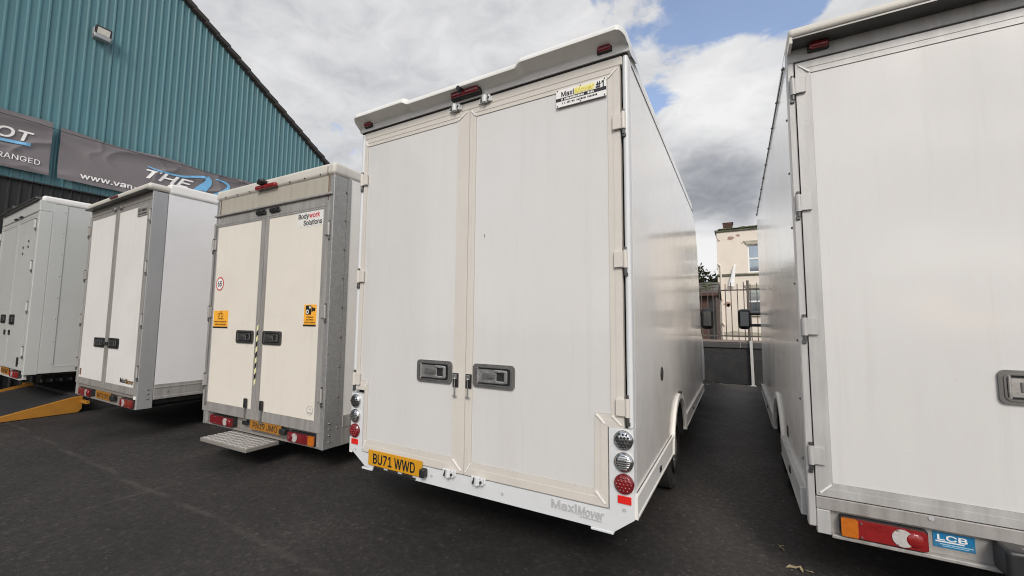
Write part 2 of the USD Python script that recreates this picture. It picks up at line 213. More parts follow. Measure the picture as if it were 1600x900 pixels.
def asphalt():
    n, l = {'g': ('geometry', {})}, []
    def noise(k, scale, detail=5.0, rough=0.6, dist=0.0):
        n[k] = ('noise_texture', {'scale': scale, 'detail': detail, 'roughness': rough, 'distortion': dist}); l.append(('g.position', k + '.vector'))
    noise('big', 0.33, 4, 0.55, 0.4); noise('mid', 1.7, 6, 0.65, 0.3); noise('fine', 60, 5, 0.8); noise('grit', 150, 2, 0.6); noise('scuff', 5.5, 9, 0.74, 0.8)
    n['r1'] = ('rgb_ramp', {'ramp': [(0.30, (0.022, 0.0205, 0.0202)), (0.52, (0.031, 0.0285, 0.0275)), (0.72, (0.044, 0.0405, 0.0385))]}); l.append(('big.fac', 'r1.fac'))
    n['r2'] = ('rgb_ramp', {'ramp': [(0.3, (0.72, 0.72, 0.72)), (0.7, (1.28, 1.27, 1.25))]}); l.append(('mid.fac', 'r2.fac'))
    n['m1'] = ('mix', {'mix_type': 'multiply', 'fac': 1.0}); l += [('r1.color', 'm1.color1'), ('r2.color', 'm1.color2')]
    n['r3'] = ('rgb_ramp', {'ramp': [(0.28, (0.50, 0.50, 0.50)), (0.55, (1.0, 1.0, 1.0)), (0.66, (1.45, 1.43, 1.40)), (0.76, (2.7, 2.6, 2.45))]}); l.append(('fine.fac', 'r3.fac'))
    noise('chip', 21, 3, 0.8)
    n['r4'] = ('rgb_ramp', {'ramp': [(0.30, (0.70, 0.70, 0.70)), (0.55, (1.0, 1.0, 1.0)), (0.72, (1.5, 1.47, 1.42))]}); l.append(('chip.fac', 'r4.fac'))
    n['m1b'] = ('mix', {'mix_type': 'multiply', 'fac': 1.0}); l += [('mix_lane_light.color', 'm1b.color1'), ('r4.color', 'm1b.color2')]
    n['vo'] = ('voronoi_texture', {'scale': 48.0}); l.append(('g.position', 'vo.vector'))
    n['vb'] = ('separate_color', {}); l.append(('vo.color', 'vb.color'))
    n['r5'] = ('rgb_ramp', {'ramp': [(0.0, (0.62, 0.62, 0.62)), (0.5, (0.92, 0.92, 0.92)), (0.86, (1.18, 1.17, 1.15)), (0.95, (1.7, 1.67, 1.6)), (1.0, (2.9, 2.8, 2.65))]}); l.append(('vb.r', 'r5.fac'))
    n['m1c'] = ('mix', {'mix_type': 'multiply', 'fac': 0.42}); l += [('m1b.color', 'm1c.color1'), ('r5.color', 'm1c.color2')]
    n['m2'] = ('mix', {'mix_type': 'multiply', 'fac': 0.8}); l += [('m1c.color', 'm2.color1'), ('r3.color', 'm2.color2')]
    # worn chalky scuffs
    n['sm'] = ('map_range', {'from_min': 0.60, 'from_max': 0.76, 'to_min': 0.0, 'to_max': 0.45, 'clamp': True}); l.append(('scuff.fac', 'sm.value'))
    n['m3'] = ('mix', {'mix_type': 'mix', 'color2': (0.105, 0.098, 0.088)}); l += [('sm.result', 'm3.fac'), ('m2.color', 'm3.color1')]
    # the joints between the lanes of the surfacing, worn paler and broken; stripe c is lane light painted in
    n['s'] = ('separate_xyz', {}); l.append(('g.position', 's.vector'))
    noise('wob', 1.1, 4); noise('brk', 2.3, 6, 0.7)
    n['wo'] = ('map_range', {'from_min': 0.3, 'from_max': 0.7, 'to_min': -0.035, 'to_max': 0.035}); l.append(('wob.fac', 'wo.value'))
    def stripe(tag, axis, at, width, gain):
        n['ja' + tag] = ('math', {'math_type': 'subtract', 'value2': at}); l.append((f's.{axis}', f'ja{tag}.value1'))
        n['jb' + tag] = ('math', {'math_type': 'add'}); l.extend([(f'ja{tag}.value', f'jb{tag}.value1'), ('wo.result', f'jb{tag}.value2')])
        n['jc' + tag] = ('math', {'math_type': 'absolute'}); l.append((f'jb{tag}.value', f'jc{tag}.value1'))
        n['jd' + tag] = ('map_range', {'range_type': 'smoothstep', 'from_min': 0.0, 'from_max': width, 'to_min': gain, 'to_max': 0.0, 'clamp': True}); l.append((f'jc{tag}.value', f'jd{tag}.value'))
        return f'jd{tag}.result'
    a, b, c = stripe('a', 'y', 1.66, 0.04, 0.36), stripe('b', 'x', -4.4, 0.04, 0.25), stripe('c', 'x', -0.08, 0.60, 0.85)
    n['j2'] = ('math', {'math_type': 'maximum'}); l += [(a, 'j2.value1'), (b, 'j2.value2')]
    n['jr'] = ('map_range', {'from_min': 0.40, 'from_max': 0.62, 'to_min': 0.0, 'to_max': 1.0, 'clamp': True}); l.append(('brk.fac', 'jr.value'))
    n['j3'] = ('math', {'math_type': 'multiply'}); l += [('j2.value', 'j3.value1'), ('jr.result', 'j3.value2')]
    n['lane_light_y'] = ('map_range', {'range_type': 'smoothstep', 'from_min': 2.2, 'from_max': 5.0, 'to_min': 0.25, 'to_max': 1.0, 'clamp': True}); l.append(('s.y', 'lane_light_y.value'))
    n['lane_light'] = ('math', {'math_type': 'multiply'}); l += [(c, 'lane_light.value1'), ('lane_light_y.result', 'lane_light.value2')]
    n['mix_lane_light'] = ('mix', {'mix_type': 'mix', 'color2': (0.125, 0.114, 0.106)}); l += [('lane_light.value', 'mix_lane_light.fac'), ('m1.color', 'mix_lane_light.color1')]  # light down the lane between the vans, painted as paler asphalt
    n['m4'] = ('mix', {'mix_type': 'mix', 'color2': (0.12, 0.110, 0.102)}); l += [('j3.value', 'm4.fac'), ('m3.color', 'm4.color1')]
    n['p'] = ('principled_bsdf', {'roughness': 0.8, 'specular_ior_level': 0.35}); l.append(('m4.color', 'p.base_color'))
    n['ro'] = ('map_range', {'from_min': 0.3, 'from_max': 0.7, 'to_min': 0.62, 'to_max': 0.9}); l += [('mid.fac', 'ro.value'), ('ro.result', 'p.roughness')]
    n['ad'] = ('math', {'math_type': 'add'}); l += [('fine.fac', 'ad.value1'), ('grit.fac', 'ad.value2')]
    n['b'] = ('bump', {'strength': 0.8, 'distance': 0.006}); l += [('ad.value', 'b.height'), ('b.normal', 'p.normal')]
    L['asphalt'] = usdkit.material(stage, '/World/Looks/asphalt', n, l, surface='p.BSDF')
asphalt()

# ------------------------------------------------------------------ helpers
used = {}
def path_for(parent, name):
    base = parent + '/' + name
    k = used.get(base, -1) + 1; used[base] = k
    return base if k == 0 else f'{base}_{k:03d}'
def tag(prim, label=None, cat=None, group=None, kind=None):
    for k, v in (('label', label), ('category', cat), ('group', group), ('kind', kind)):
        if v: prim.SetCustomDataByKey(k, v)
    return prim
def thing(name, label, cat, loc=(0, 0, 0), rz=0.0, group=None):
    x = UsdGeom.Xform.Define(stage, path_for('/World', name))
    x.AddTranslateOp().Set(Gf.Vec3d(*map(float, loc)))
    if rz: x.AddRotateZOp().Set(math.degrees(rz))
    return tag(x.GetPrim(), label, cat, group)
def P(parent, name, mesh, mat, label=None, smooth=32, kind=None):
    """A part: one Mesh prim under its thing (or part)."""
    if isinstance(mesh, (list, tuple)): mesh = trimesh.util.concatenate([tm(q) for q in mesh])
    root = str(parent.GetPath()) if parent is not None else '/World'
    m = usdkit.mesh(stage, path_for(root, name), tm(mesh), L[mat], smooth=smooth)
    return tag(m.GetPrim(), label, kind=kind)
def tm(m):
    if hasattr(m, 'to_mesh'):
        q = m.to_mesh(); return trimesh.Trimesh(q.vert_properties[:, :3], q.tri_verts, process=False)
    return m
def bx(x0, x1, y0, y1, z0, z1, c=0.0):
    """Box, its edges chamfered by c."""
    if x1 < x0: x0, x1 = x1, x0
    if y1 < y0: y0, y1 = y1, y0
    if z1 < z0: z0, z1 = z1, z0
    c = min(c, .45 * min(x1 - x0, y1 - y0, z1 - z0))
    if c <= 0:
        m = trimesh.creation.box((x1 - x0, y1 - y0, z1 - z0)); m.apply_translation(((x0 + x1) / 2, (y0 + y1) / 2, (z0 + z1) / 2)); return m
    pts = []
    for sx, X in ((1, x0), (-1, x1)):
        for sy, Y in ((1, y0), (-1, y1)):
            for sz, Z in ((1, z0), (-1, z1)):
                pts += [(X + sx * c, Y + sy * c, Z), (X + sx * c, Y, Z + sz * c), (X, Y + sy * c, Z + sz * c)]
    return tm(m3.Manifold.hull_points(np.array(pts)))
def rbox(x0, x1, y0, y1, z0, z1, r, seg=12):
    """Box with rounded edges and corners."""
    s = m3.Manifold.sphere(r, seg); parts = []
    for X in (x0 + r, x1 - r):
        for Y in (y0 + r, y1 - r):
            for Z in (z0 + r, z1 - r): parts.append(s.translate((X, Y, Z)))
    return tm(m3.Manifold.batch_hull(parts))
def ext(poly, h):
    polys = poly.geoms if hasattr(poly, 'geoms') else [poly]
    return trimesh.util.concatenate([trimesh.creation.extrude_polygon(g, h, engine='earcut') for g in polys if g.area > 1e-9])
def xz(poly, y0, y1):
    """Polygon in (x, z), extruded from y0 (front, towards -y) to y1."""
    if not hasattr(poly, 'area'): poly = Polygon(poly)
    m = ext(poly, y1 - y0); v = m.vertices; m.vertices = np.stack([v[:, 0], y1 - v[:, 2], v[:, 1]], 1); return m
def yz(poly, x0, x1):
    if not hasattr(poly, 'area'): poly = Polygon(poly)
    m = ext(poly, x1 - x0); v = m.vertices; m.vertices = np.stack([x0 + v[:, 2], v[:, 0], v[:, 1]], 1); return m
def cyl(p, q, r, n=14, r2=None):
    p, q = np.array(p, float), np.array(q, float); d = q - p; h = np.linalg.norm(d)
    m = tm(m3.Manifold.cylinder(h, r, r if r2 is None else r2, n))
    m.apply_transform(trimesh.geometry.align_vectors([0, 0, 1], d / h)); m.apply_translation(p); return m
def rr(x0, x1, z0, z1, r, n=5): return sbox(x0 + r, z0 + r, x1 - r, z1 - r).buffer(r, quad_segs=n)
def text(s, x, z, h, y, width=None, depth=0.0015, bold=False, shear=0.0, center=False):
    """Lettering on a face that looks towards -y: capitals h tall, baseline at z."""
    m = meshkit.text_mesh(s, h, depth, bold); v = m.vertices.copy()
    w = v[:, 0].max() - v[:, 0].min(); v[:, 0] -= v[:, 0].min()
    if width: v[:, 0] *= width / w; w = width
    v[:, 0] += shear * v[:, 1]
    if center: v[:, 0] -= w / 2
    return trimesh.Trimesh(np.stack([x + v[:, 0], y - v[:, 2], z + v[:, 1]], 1), m.faces, process=False)
def dashes(x0, x1, z, h, y, seed, d=0.0012):
    """Print too small to read."""
    g = np.random.default_rng(seed); out, x = [], x0
    while x < x1:
        w = g.uniform(.5, 1.0) * h
        if g.random() > .17: out.append(bx(x, min(x + w * .7, x1), y - d, y, z, z + h * g.uniform(.75, 1)))
        x += w
    return out

# ------------------------------------------------------------------ parts that vans share
def door(v, outer, inner, panel_mat, frame_mat, y=0.0, th=0.034, mitre=None, step=0.55, name='door', label=None):
    """A door leaf: the panel, with mitred frame rails round it (outer and inner outlines, matched point by point)."""
    pin = Polygon(inner).buffer(-0.0012, join_style=2)
    d = P(v, name, xz(pin, y + 0.005, y + th - .004), panel_mat, label)
    P(d, 'door_seal', xz(Polygon(outer).buffer(-0.004, join_style=2), y + th - 0.003, y + th + 0.006), 'black_seal')
    n = len(outer)
    for i in range(n):
        a, b, c, e = map(np.array, (outer[i], outer[(i + 1) % n], inner[(i + 1) % n], inner[i]))
        m1, m2 = a + (e - a) * step, b + (c - b) * step
        g = (b - a) / np.linalg.norm(b - a) * 0.0008
        P(d, 'frame_rail', [xz(Polygon([a + g, b - g, m2 - g, m1 + g]), y - 0.0025, y + th), xz(Polygon([m1 + g, m2 - g, c - g, e + g]), y, y + th - .001)], frame_mat)
        if mitre:
            q = e - a; q = q / np.linalg.norm(q); L0 = np.linalg.norm(e - a)
            s, t = a + q * L0 * .22, a + q * L0 * .92; nrm = np.array([-q[1], q[0]]) * .0035
            P(d, 'mitre_weld', xz(Polygon([s - nrm, t - nrm, t + nrm, s + nrm]), y - 0.0075, y), mitre)
    return d
def rect(x0, x1, z0, z1): return [(x0, z0), (x1, z0), (x1, z1), (x0, z1)]
def simple_door(v, x0, x1, z0, z1, l, r, t, b, pm, fm, **k):
    return door(v, rect(x0, x1, z0, z1), rect(x0 + l, x1 - r, z0 + b, z1 - t), pm, fm, **k)
def hinge(d, x, z, s, mat, y=0.0, h=0.045, w=0.055):
    """Door hinge: leaf on the door (towards -s), knuckle on the post, bolt ends above and below. s = +1: post on the right."""
    P(d, 'hinge', [bx(x - s * w, x, y - 0.019, y - 0.002, z - h, z + h, .002), cyl((x + s * .006, y - .012, z - h - .004), (x + s * .006, y - .012, z + h + .004), .0135, 12)], mat)
    P(d, 'hinge_pin', [cyl((x + s * .006, y - .010, z - h - .034), (x + s * .006, y - .010, z - h - .004), .010, 10), cyl((x + s * .006, y - .010, z + h + .004), (x + s * .006, y - .010, z + h + .022), .0085, 10),
                       bx(x + s * .0, x + s * .02, y - .014, y + .004, z - h - .05, z - h - .03, .003)], 'dark_steel')
def handle(d, x0, x1, z0, z1, flip=False, rim='handle_rim', y=0.0, well='black_plastic', pad='handle_pad'):
    W, H = x1 - x0, z1 - z0; X = (lambda t: x1 - t * W) if flip else (lambda t: x0 + t * W); Z = lambda t: z0 + t * H
    def b(t0, t1, s0, s1, y0, y1, c=.003): return bx(X(t0), X(t1), y0, y1, Z(s0), Z(s1), c)
    o = rr(x0, x1, z0, z1, H * .17); i = rr(x0 + W * .07, x1 - W * .07, z0 + H * .12, z1 - H * .12, H * .13)
    P(d, 'handle_flange', [xz(o.difference(i), y - .007, y + .004), xz(i.buffer(.004).difference(i.buffer(-.004)), y - .011, y - .004)], rim)
    P(d, 'handle_well', xz(i.buffer(.002), y + .0005, y + .0045), well)
    P(d, 'handle_paddle', [b(.12, .58, .2, .78, y - .008, y + .002, .004), b(.55, .80, .68, .78, y - .016, y - .004), b(.55, .80, .22, .32, y - .016, y - .004), b(.77, .85, .24, .76, y - .017, y - .004, .005), b(.10, .14, .15, .85, y - .013, y)], pad)
    P(d, 'handle_lock', [b(.24, .5, .36, .66, y - .013, y - .006), b(.36, .56, .42, .62, y - .019, y - .010, .004)], rim)
def wheel(v, xo, y, r, w, s):
    """Road wheel; xo: the outer face, s: the side it faces."""
    prof = np.array([(.62, 0), (.62, .10), (.80, .03), (.93, .05), (1, .14), (1, .86), (.93, .95), (.62, 1.0), (.62, 0)]) * [r, w]
    m = trimesh.creation.revolve(prof[::-1], sections=40); vv = m.vertices
    m.vertices = np.stack([xo - s * vv[:, 2], y + vv[:, 0], r + vv[:, 1]], 1)
    if s > 0: m.invert()
    m.fix_normals()
    t = P(v, 'wheel', m, 'rubber')
    P(t, 'wheel_rim', [cyl((xo - s * .05, y, r), (xo - s * .035, y, r), r * .63, 28), cyl((xo - s * .035, y, r), (xo - s * .005, y, r), r * .22, 16)] +
      [cyl((xo - s * .035, y + r * .38 * math.cos(a), r + r * .38 * math.sin(a)), (xo - s * .022, y + r * .38 * math.cos(a), r + r * .38 * math.sin(a)), .012, 8) for a in np.arange(5) * 2 * math.pi / 5], 'steel_rim')
def cab(v, xc, y0, zf=.4, mirrors=(), paint='white_paint', mx=None):
    prof = [(0, zf), (.0, 2.0), (.25, 2.28), (.62, 2.32), (.95, 2.16), (1.52, 1.32), (2.02, 1.10), (2.2, .86), (2.22, zf - .05)]
    arch = Point(1.42, .33).buffer(.40, quad_segs=10)
    P(v, 'cab', yz(affinity.translate(Polygon(prof).difference(arch), y0, 0), xc - .96, xc + .96), paint)
    for s in (-1, 1):
        P(v, 'cab_window', yz(affinity.translate(Polygon([(.35, 1.42), (.35, 2.02), (.85, 2.02), (1.28, 1.42)]), y0, 0), xc + s * .968 - .008, xc + s * .968 + .008), 'black_plastic')
        wheel(v, xc + s * .95, y0 + 1.42, .33, .215, s)
    a, b = np.array([y0 + .97, 2.155]), np.array([y0 + 1.5, 1.36]); q = np.array([.8, .57]) * .012
    P(v, 'windscreen', yz(Polygon([a, a + q, b + q, b]), xc - .82, xc + .82), 'black_plastic')
    for s in mirrors:
        x = xc + s * mx
        P(v, 'mirror', [rbox(x - .09, x + .09, y0 + .16, y0 + .30, 1.365, 1.685, .055), rbox(min(xc + s * .9, x), max(xc + s * .9, x), y0 + .22, y0 + .28, 1.405, 1.45, .02), rbox(min(xc + s * .9, x), max(xc + s * .9, x), y0 + .22, y0 + .28, 1.59, 1.63, .02)], 'black_plastic')
        P(v, 'mirror_glass', bx(x - .062, x + .062, y0 + .154, y0 + .164, 1.41, 1.64, .01), 'mirror_dark')
def underbody(v, x0, x1, y1, z, wy, r=.33):
    P(v, 'chassis', [bx(x0 + .04, x1 - .04, .075, wy - .5, z - .03, z + .06), bx(x0 + .26, x1 - .26, wy - .5, y1, z - .03, z + .06), bx(x0 + .5, x0 + .58, .3, y1 + .4, z - .14, z - .02), bx(x1 - .58, x1 - .5, .3, y1 + .4, z - .14, z - .02), cyl((x0 + .2, wy, r), (x1 - .2, wy, r), .05, 10)], 'underbody')
    wheel(v, x0 + .022, wy, r, .225, -1); wheel(v, x1 - .022, wy, r, .225, 1)
def tail_lamp(v, x0, x1, z0, z1, y, flip, back='black_plastic', amber=True, red='red_lens'):
    """Oblong rear lamp: red lens, amber outer end, clear reversing disc, round red lamp inside. flip: the amber end on the left."""
    W, H = x1 - x0, z1 - z0; X = (lambda t: x0 + t * W) if flip else (lambda t: x1 - t * W); zc = (z0 + z1) / 2
    t = P(v, 'tail_lamp', xz(rr(x0 - .006, x1 + .006, z0 - .006, z1 + .006, H * .12), y - .022, y + .02), back)
    P(t, 'red_lens', xz(rr(x0, x1, z0, z1, H * .14), y - .040, y - .021), red)
    if amber: P(t, 'amber_lens', xz(rr(min(X(-.01), X(.2)), max(X(-.01), X(.2)), z0 - .001, z1 + .001, H * .1), y - .0425, y - .03), 'amber_lens')
    dx, R = X(.72), H * .5
    P(t, 'reversing_lens', xz(Point(dx, zc).buffer(R * .93), y - .044, y - .03), 'clear_lens')
    P(t, 'fog_lens', tm(m3.Manifold.sphere(R * .80, 20).scale((1, .35, 1)).translate((X(.86), y - .040, zc))), red)
    P(t, 'lamp_screw', [cyl((X(u), y - .046, zz), (X(u), y - .04, zz), .004, 8) for u in (.24, .66) for zz in (z0 + .010, z1 - .010)], 'steel')
def round_lamp(v, x, z, y, r, lens, kind):
    t = P(v, 'round_lamp', [cyl((x, y + .004, z), (x, y - .012, z), r, 28), cyl((x, y - .012, z), (x, y - .017, z), r * .95, 28, r2=r * .86)], 'chrome' if lens != 'red_lens' else 'dark_red_lens')
    P(t, 'lamp_lens', tm(m3.Manifold.sphere(r * .86, 28).scale((1, .30, 1)).translate((x, y - .014, z))), 'lamp_chrome' if lens == 'clear_lens' else 'red_lens', smooth=True)
    dots = []
    if kind == 'dots':
        for i in range(-3, 4):
            for j in range(-3, 4):
                a, b = (i + .5 * (j % 2)) * r * .36, j * r * .31
                if a * a + b * b < (r * .74) ** 2: dots.append(tm(m3.Manifold.sphere(r * .13, 8).scale((1, .6, 1)).translate((x + a, y - .014 - r * .26 * math.sqrt(1 - (a * a + b * b) / r / r), z + b))))
    else:
        for j in range(-3, 4):
            b = j * r * .22; hw = math.sqrt(max((r * .8) ** 2 - b * b, 1e-6)) * .85
            dots.append(bx(x - hw, x + hw, y - .014 - r * .27 * math.sqrt(max(.05, 1 - (b / r) ** 2)) - .001, y - .012, z + b - r * .035, z + b + r * .035))
    P(t, 'lamp_optic', dots, {'red_lens': 'dark_red_lens', 'clear_lens': 'black_plastic'}[lens] if kind == 'dots' else 'steel')
def number_plate(v, s, x0, x1, z0, z1, y, mat, bold=False):
    p = P(v, 'number_plate', bx(x0, x1, y - .006, y, z0, z1, .002), mat)
    w, h = x1 - x0, z1 - z0
    P(p, 'plate_lettering', text(s, x0 + w * .10, z0 + h * .17, h * .62, y - .006, width=w * .78, bold=bold), 'print_black')
def rivets(v, pts, d, r=.008, mat='dark_steel'):
    P(v, 'rivets', [tm(m3.Manifold.sphere(r, 8).translate(p)) for p in pts], mat, kind='stuff')
GV = 'box vans parked in a row'

# ------------------------------------------------------------------ the ground
g = np.array([(-150, -60, 0), (150, -60, 0), (150, 220, 0), (-150, 220, 0)], float)
tag(P(None, 'ground', trimesh.Trimesh(g, [[0, 1, 2], [0, 2, 3]]), 'asphalt', smooth=False), 'worn black asphalt yard with pale joint lines and painted lane light', 'ground', kind='structure')

# ------------------------------------------------------------------ the big white van in the middle
def van_centre():
    v = thing('box_van', 'white low box van in the middle with scooped roof spoiler and plate BU71 WWD', 'van', (-0.5101, 2.2552, 0), 0, GV)
    W = 2.18
    side = Polygon([(.06, .42), (4.62, .44), (4.57, .93), (4.30, 2.35), (4.16, 2.68), (3.92, 2.86), (3.60, 2.95), (.06, 2.95)])
    arch = Point(1.80, .34).buffer(.43, quad_segs=14)
    P(v, 'body', yz(side.difference(arch), -W, 0), 'gloss_side')
    # roof: a lid with rounded edges, a shadow gap below
    P(v, 'roof', rbox(-W + .004, -.004, .05, 3.72, 2.93, 3.10, .05), 'cap_gelcoat')
    for xb in (.0005, -W - .0035): P(v, 'roof_gap', bx(xb, xb + .003, .08, 3.66, 2.955, 2.964), 'black_seal')
    # the spoiler
    xs = np.unique(np.concatenate([np.linspace(-W - .012, -W + .05, 8), np.linspace(-W + .05, -1.70, 6), np.linspace(-1.65, -1.59, 7), np.linspace(-1.56, -.74, 9), np.linspace(-.695, -.635, 7), np.linspace(-.58, -.05, 6), np.linspace(-.05, .012, 8)]))
    def st(x, a, b): t = np.clip((x - a) / (b - a), 0, 1); return t * t * (3 - 2 * t)
    rows = []
    for x in xs:
        mid = st(x, -1.645, -1.595) * (1 - st(x, -.69, -.64))
        e = min(x + W + .012, .012 - x); k = math.sqrt(max(0.0, 1 - (1 - min(e / .055, 1)) ** 2))
        ov = (.112 - .018 * mid) * (.12 + .88 * k); top = 3.125 - .017 * mid - .055 * (1 - k)
        bz = 3.001
        pr = [(.05, bz), (-.012, bz)]
        for t in (.15, .35, .5, .6, .68, .75, .81, .87, .92, .96, 1.0):
            pr.append((-.012 - .010 * t - (ov - .022) * t ** 6.0, bz + (top - .050 - bz) * t))
        pr += [(-ov - .004, top - .050), (-ov - .005, top - .038)]
        for a in np.linspace(.15, 1, 6) * math.pi / 2:
            pr.append((-ov + .045 * (1 - math.cos(a)), top - .034 + .034 * math.sin(a)))
        pr += [(.06, top + .004), (.30, top - .01)]
        rows.append([(x, a, b) for a, b in pr])
    rows = np.array(rows); nx, npf = rows.shape[:2]
    V = rows.reshape(-1, 3); F = []
    for i in range(nx - 1):
        for j in range(npf - 1):
            a, b, c, d_ = i * npf + j, (i + 1) * npf + j, (i + 1) * npf + j + 1, i * npf + j + 1
            F += [(a, b, c), (a, c, d_)]
    for i in (0, nx - 1):
        f = [(i * npf, i * npf + j, i * npf + j + 1) for j in range(1, npf - 1)]
        F += f if i == 0 else [q[::-1] for q in f]
    P(v, 'roof_spoiler', trimesh.Trimesh(V, F, process=False), 'cap_gelcoat', smooth=40)
    P(v, 'header_gap', bx(-W + .004, -.004, -.0015, .05, 2.991, 3.0015), 'black_seal')
    # rear frame
    for x0, x1 in ((-W, -W + .033), (-.033, 0)):
        P(v, 'corner_post', rbox(x0, x1, -.004, .07, .885, 2.992, .014, 12), 'skirt_white')
    P(v, 'header_rail', bx(-W + .034, -.034, -.001, .05, 2.938, 2.990, .003), 'trim_beige')
    # doors
    dr = door(v, [(-1.0905, .458), (-.139, .458), (-.139, .885), (-.047, .885), (-.047, 2.934), (-1.0905, 2.934)],
              [(-1.040, .540), (-.216, .540), (-.209, .952), (-.119, .952), (-.119, 2.874), (-1.040, 2.874)], 'door_white', 'trim_beige', mitre='print_white', label='wider right-hand door with the sign at its top corner')
    dl = door(v, [(-2.042, .458), (-1.0945, .458), (-1.0945, 2.934), (-2.138, 2.934), (-2.138, .915), (-2.042, .915)],
              [(-1.992 - .018, .548), (-1.194, .548), (-1.194, 2.874), (-2.105, 2.874), (-2.105, .985), (-2.010, .985)], 'door_white', 'trim_beige', mitre='print_white')
    P(v, 'door_void', bx(-W + .03, -.03, .042, .058, .44, 2.95), 'black_seal')
    for z in (.998, 1.803, 2.595):
        hinge(dr, -.034, z, 1, 'trim_beige'); hinge(dl, -W + .034, z, -1, 'trim_beige')
    P(dr, 'panel_chip', bx(-.965, -.961, .0035, .0055, 2.015, 2.035), 'print_black')
    handle(dl, -1.513, -1.206, 1.028, 1.180, flip=False); handle(dr, -1.031, -.721, 1.028, 1.178)
    for d, x in ((dl, -1.172), (dr, -1.066)):
        P(d, 'bolt_plate', bx(x - .024, x + .024, -.008, .0, 1.012, 1.105, .002), 'black_plastic')
        P(d, 'slide_bolt', [bx(x - .014, x + .014, -.018, -.007, 1.065, 1.10, .003), cyl((x, -.016, .955), (x, -.016, 1.085), .0045, 8), cyl((x - .016, -.016, .955), (x + .016, -.016, .955), .004, 8), tm(m3.Manifold.sphere(.009, 10).translate((x, -.018, 1.07)))], 'steel')
    # sign
    X0, X1, Z0, Z1 = -.438, -.123, 2.770, 2.880
    sg = P(dr, 'sign', bx(X0, X1, -.012, -.0045, Z0, Z1, .001), 'print_white')
    y = -.012
    sw, sh = X1 - X0, Z1 - Z0
    P(dr, 'sign_print', [text('Maxi', X0 + .035, Z0 + .064, .030, y, width=.082, bold=True), bx(X0, X1, y - .0012, y, Z0 + .036, Z0 + .056), text('#1', X1 - .062, Z0 + .050, .046, y - .0002, width=.056, bold=True)]
      + dashes(X0 + .04, X1 - .05, Z0 + .016, .011, y, 3) + [cyl((X0 + sw * a, y - .003, Z0 + sh * b), (X0 + sw * a, y, Z0 + sh * b), .0035, 8) for a in (.03, .5, .97) for b in (.07, .95)], 'print_black')
    P(dr, 'sign_highlight', bx(X0 + .118, X1 - .068, y - .0006, y, Z0 + .058, Z0 + .100), 'print_pale_yellow')
    P(dr, 'sign_word', text('Mover', X0 + .120, Z0 + .063, .032, y - .0008, width=.118, shear=.25, bold=True), 'print_yellow')
    P(dr, 'sign_small_print', dashes(X0 + .036, X1 - .062, Z0 + .039, .013, y - .0012, 5), 'print_white')
    # skirt panel
    sk = Polygon([(-W, .885), (-W, .462), (-2.010, .354), (-1.925, .342), (-.235, .342), (-.115, .338), (0, .425), (0, .885), (-.132, .885), (-.132, .450), (-2.049, .450), (-2.049, .885)])
    P(v, 'rear_skirt', [xz(sk, -.002, .055), bx(-.238, -.112, -.006, .05, .326, .3405, .003), bx(-2.04, -1.93, -.006, .05, .330, .345, .003)], 'skirt_white')
    P(v, 'skirt_word', text('Maxi', -.471, .392, .046, -.002, width=.155, depth=.005, bold=True), 'emboss_grey')
    P(v, 'skirt_word', [text('Mover', -.312, .388, .046, -.002, width=.145, depth=.005, bold=True, shear=.15), bx(-.30, -.175, -.006, -.002, .377, .381)], 'emboss_grey')
    P(v, 'bung', [cyl((x, -.005, z), (x, 0, z), .010, 14) for x, z in ((-.053, .466), (-2.118, .462), (-1.36, .40), (-.80, .395))], 'emboss_grey')
    number_plate(v, 'BU71 WWD', -1.964, -1.437, .376, .486, -.008, 'plate_yellow', bold=True)
    P(v, 'plate_lamp', rbox(-1.436, -1.392, -.05, -.003, .388, .445, .01), 'black_plastic')
    P(v, 'plate_clips', [bx(x, x + .09, -.02, 0, .352, .374, .003) for x in (-1.90, -1.76, -1.62)] + [bx(-1.91, -1.50, -.012, .02, .347, .36)], 'black_plastic')
    def keeper(x, z, up):
        s = 1 if up else -1
        P(v, 'door_keeper', [bx(x - .055, x + .055, -.010, -.001, z - .018, z + .018, .003), bx(x - .014, x + .022, -.034, -.008, z - .026, z + .026, .004), cyl((x - .03, -.022, z), (x + .04, -.022, z), .008, 10), bx(x + .030, x + .046, -.030, -.008, z - .022, z + .022, .003), cyl((x + .004, -.03, z - .024), (x + .004, -.03, z + .024), .010, 10)], 'skirt_white')
        P(v, 'keeper_pin', [cyl((x - .028, -.030, z - .020), (x - .014, -.030, z + .02), .006, 8), cyl((x + .034, -.032, z - .002), (x + .034, -.024, z - .002), .010, 10)], 'dark_steel')
    keeper(-1.207, .452, False); keeper(-.977, .446, False); keeper(-1.216, 2.968, True); keeper(-.962, 2.966, True)
    for x in (-.051, -2.128):
        round_lamp(v, x, .828, -.002, .051, 'clear_lens', 'dots'); round_lamp(v, x, .714, -.002, .051, 'clear_lens', 'bars'); round_lamp(v, x, .602, -.002, .052, 'red_lens', 'dots')
        P(v, 'reflector', bx(x - .036, x + .036, -.009, -.002, .498, .538, .002), 'red_reflector')
    for x in (-.129, -2.084):
        P(v, 'marker_lamp', rbox(x - .040, x + .040, -.046, .0, 3.028, 3.064, .012), 'dark_red_lens')
        P(v, 'marker_base', rbox(x - .045, x + .045, -.032, .002, 3.023, 3.069, .008), 'black_plastic')
    bl = P(v, 'brake_lamp', rbox(-1.226, -.992, -.066, .0, 3.020, 3.078, .016), 'dark_red_lens')
    P(bl, 'lamp_backing', rbox(-1.234, -.984, -.048, .004, 3.012, 3.086, .01), 'black_plastic')
    P(bl, 'camera_eye', [tm(m3.Manifold.sphere(.026, 18).translate((-1.13, -.066, 3.062))), cyl((-1.13, -.100, 3.052), (-1.13, -.06, 3.060), .016, 14)], 'black_plastic')
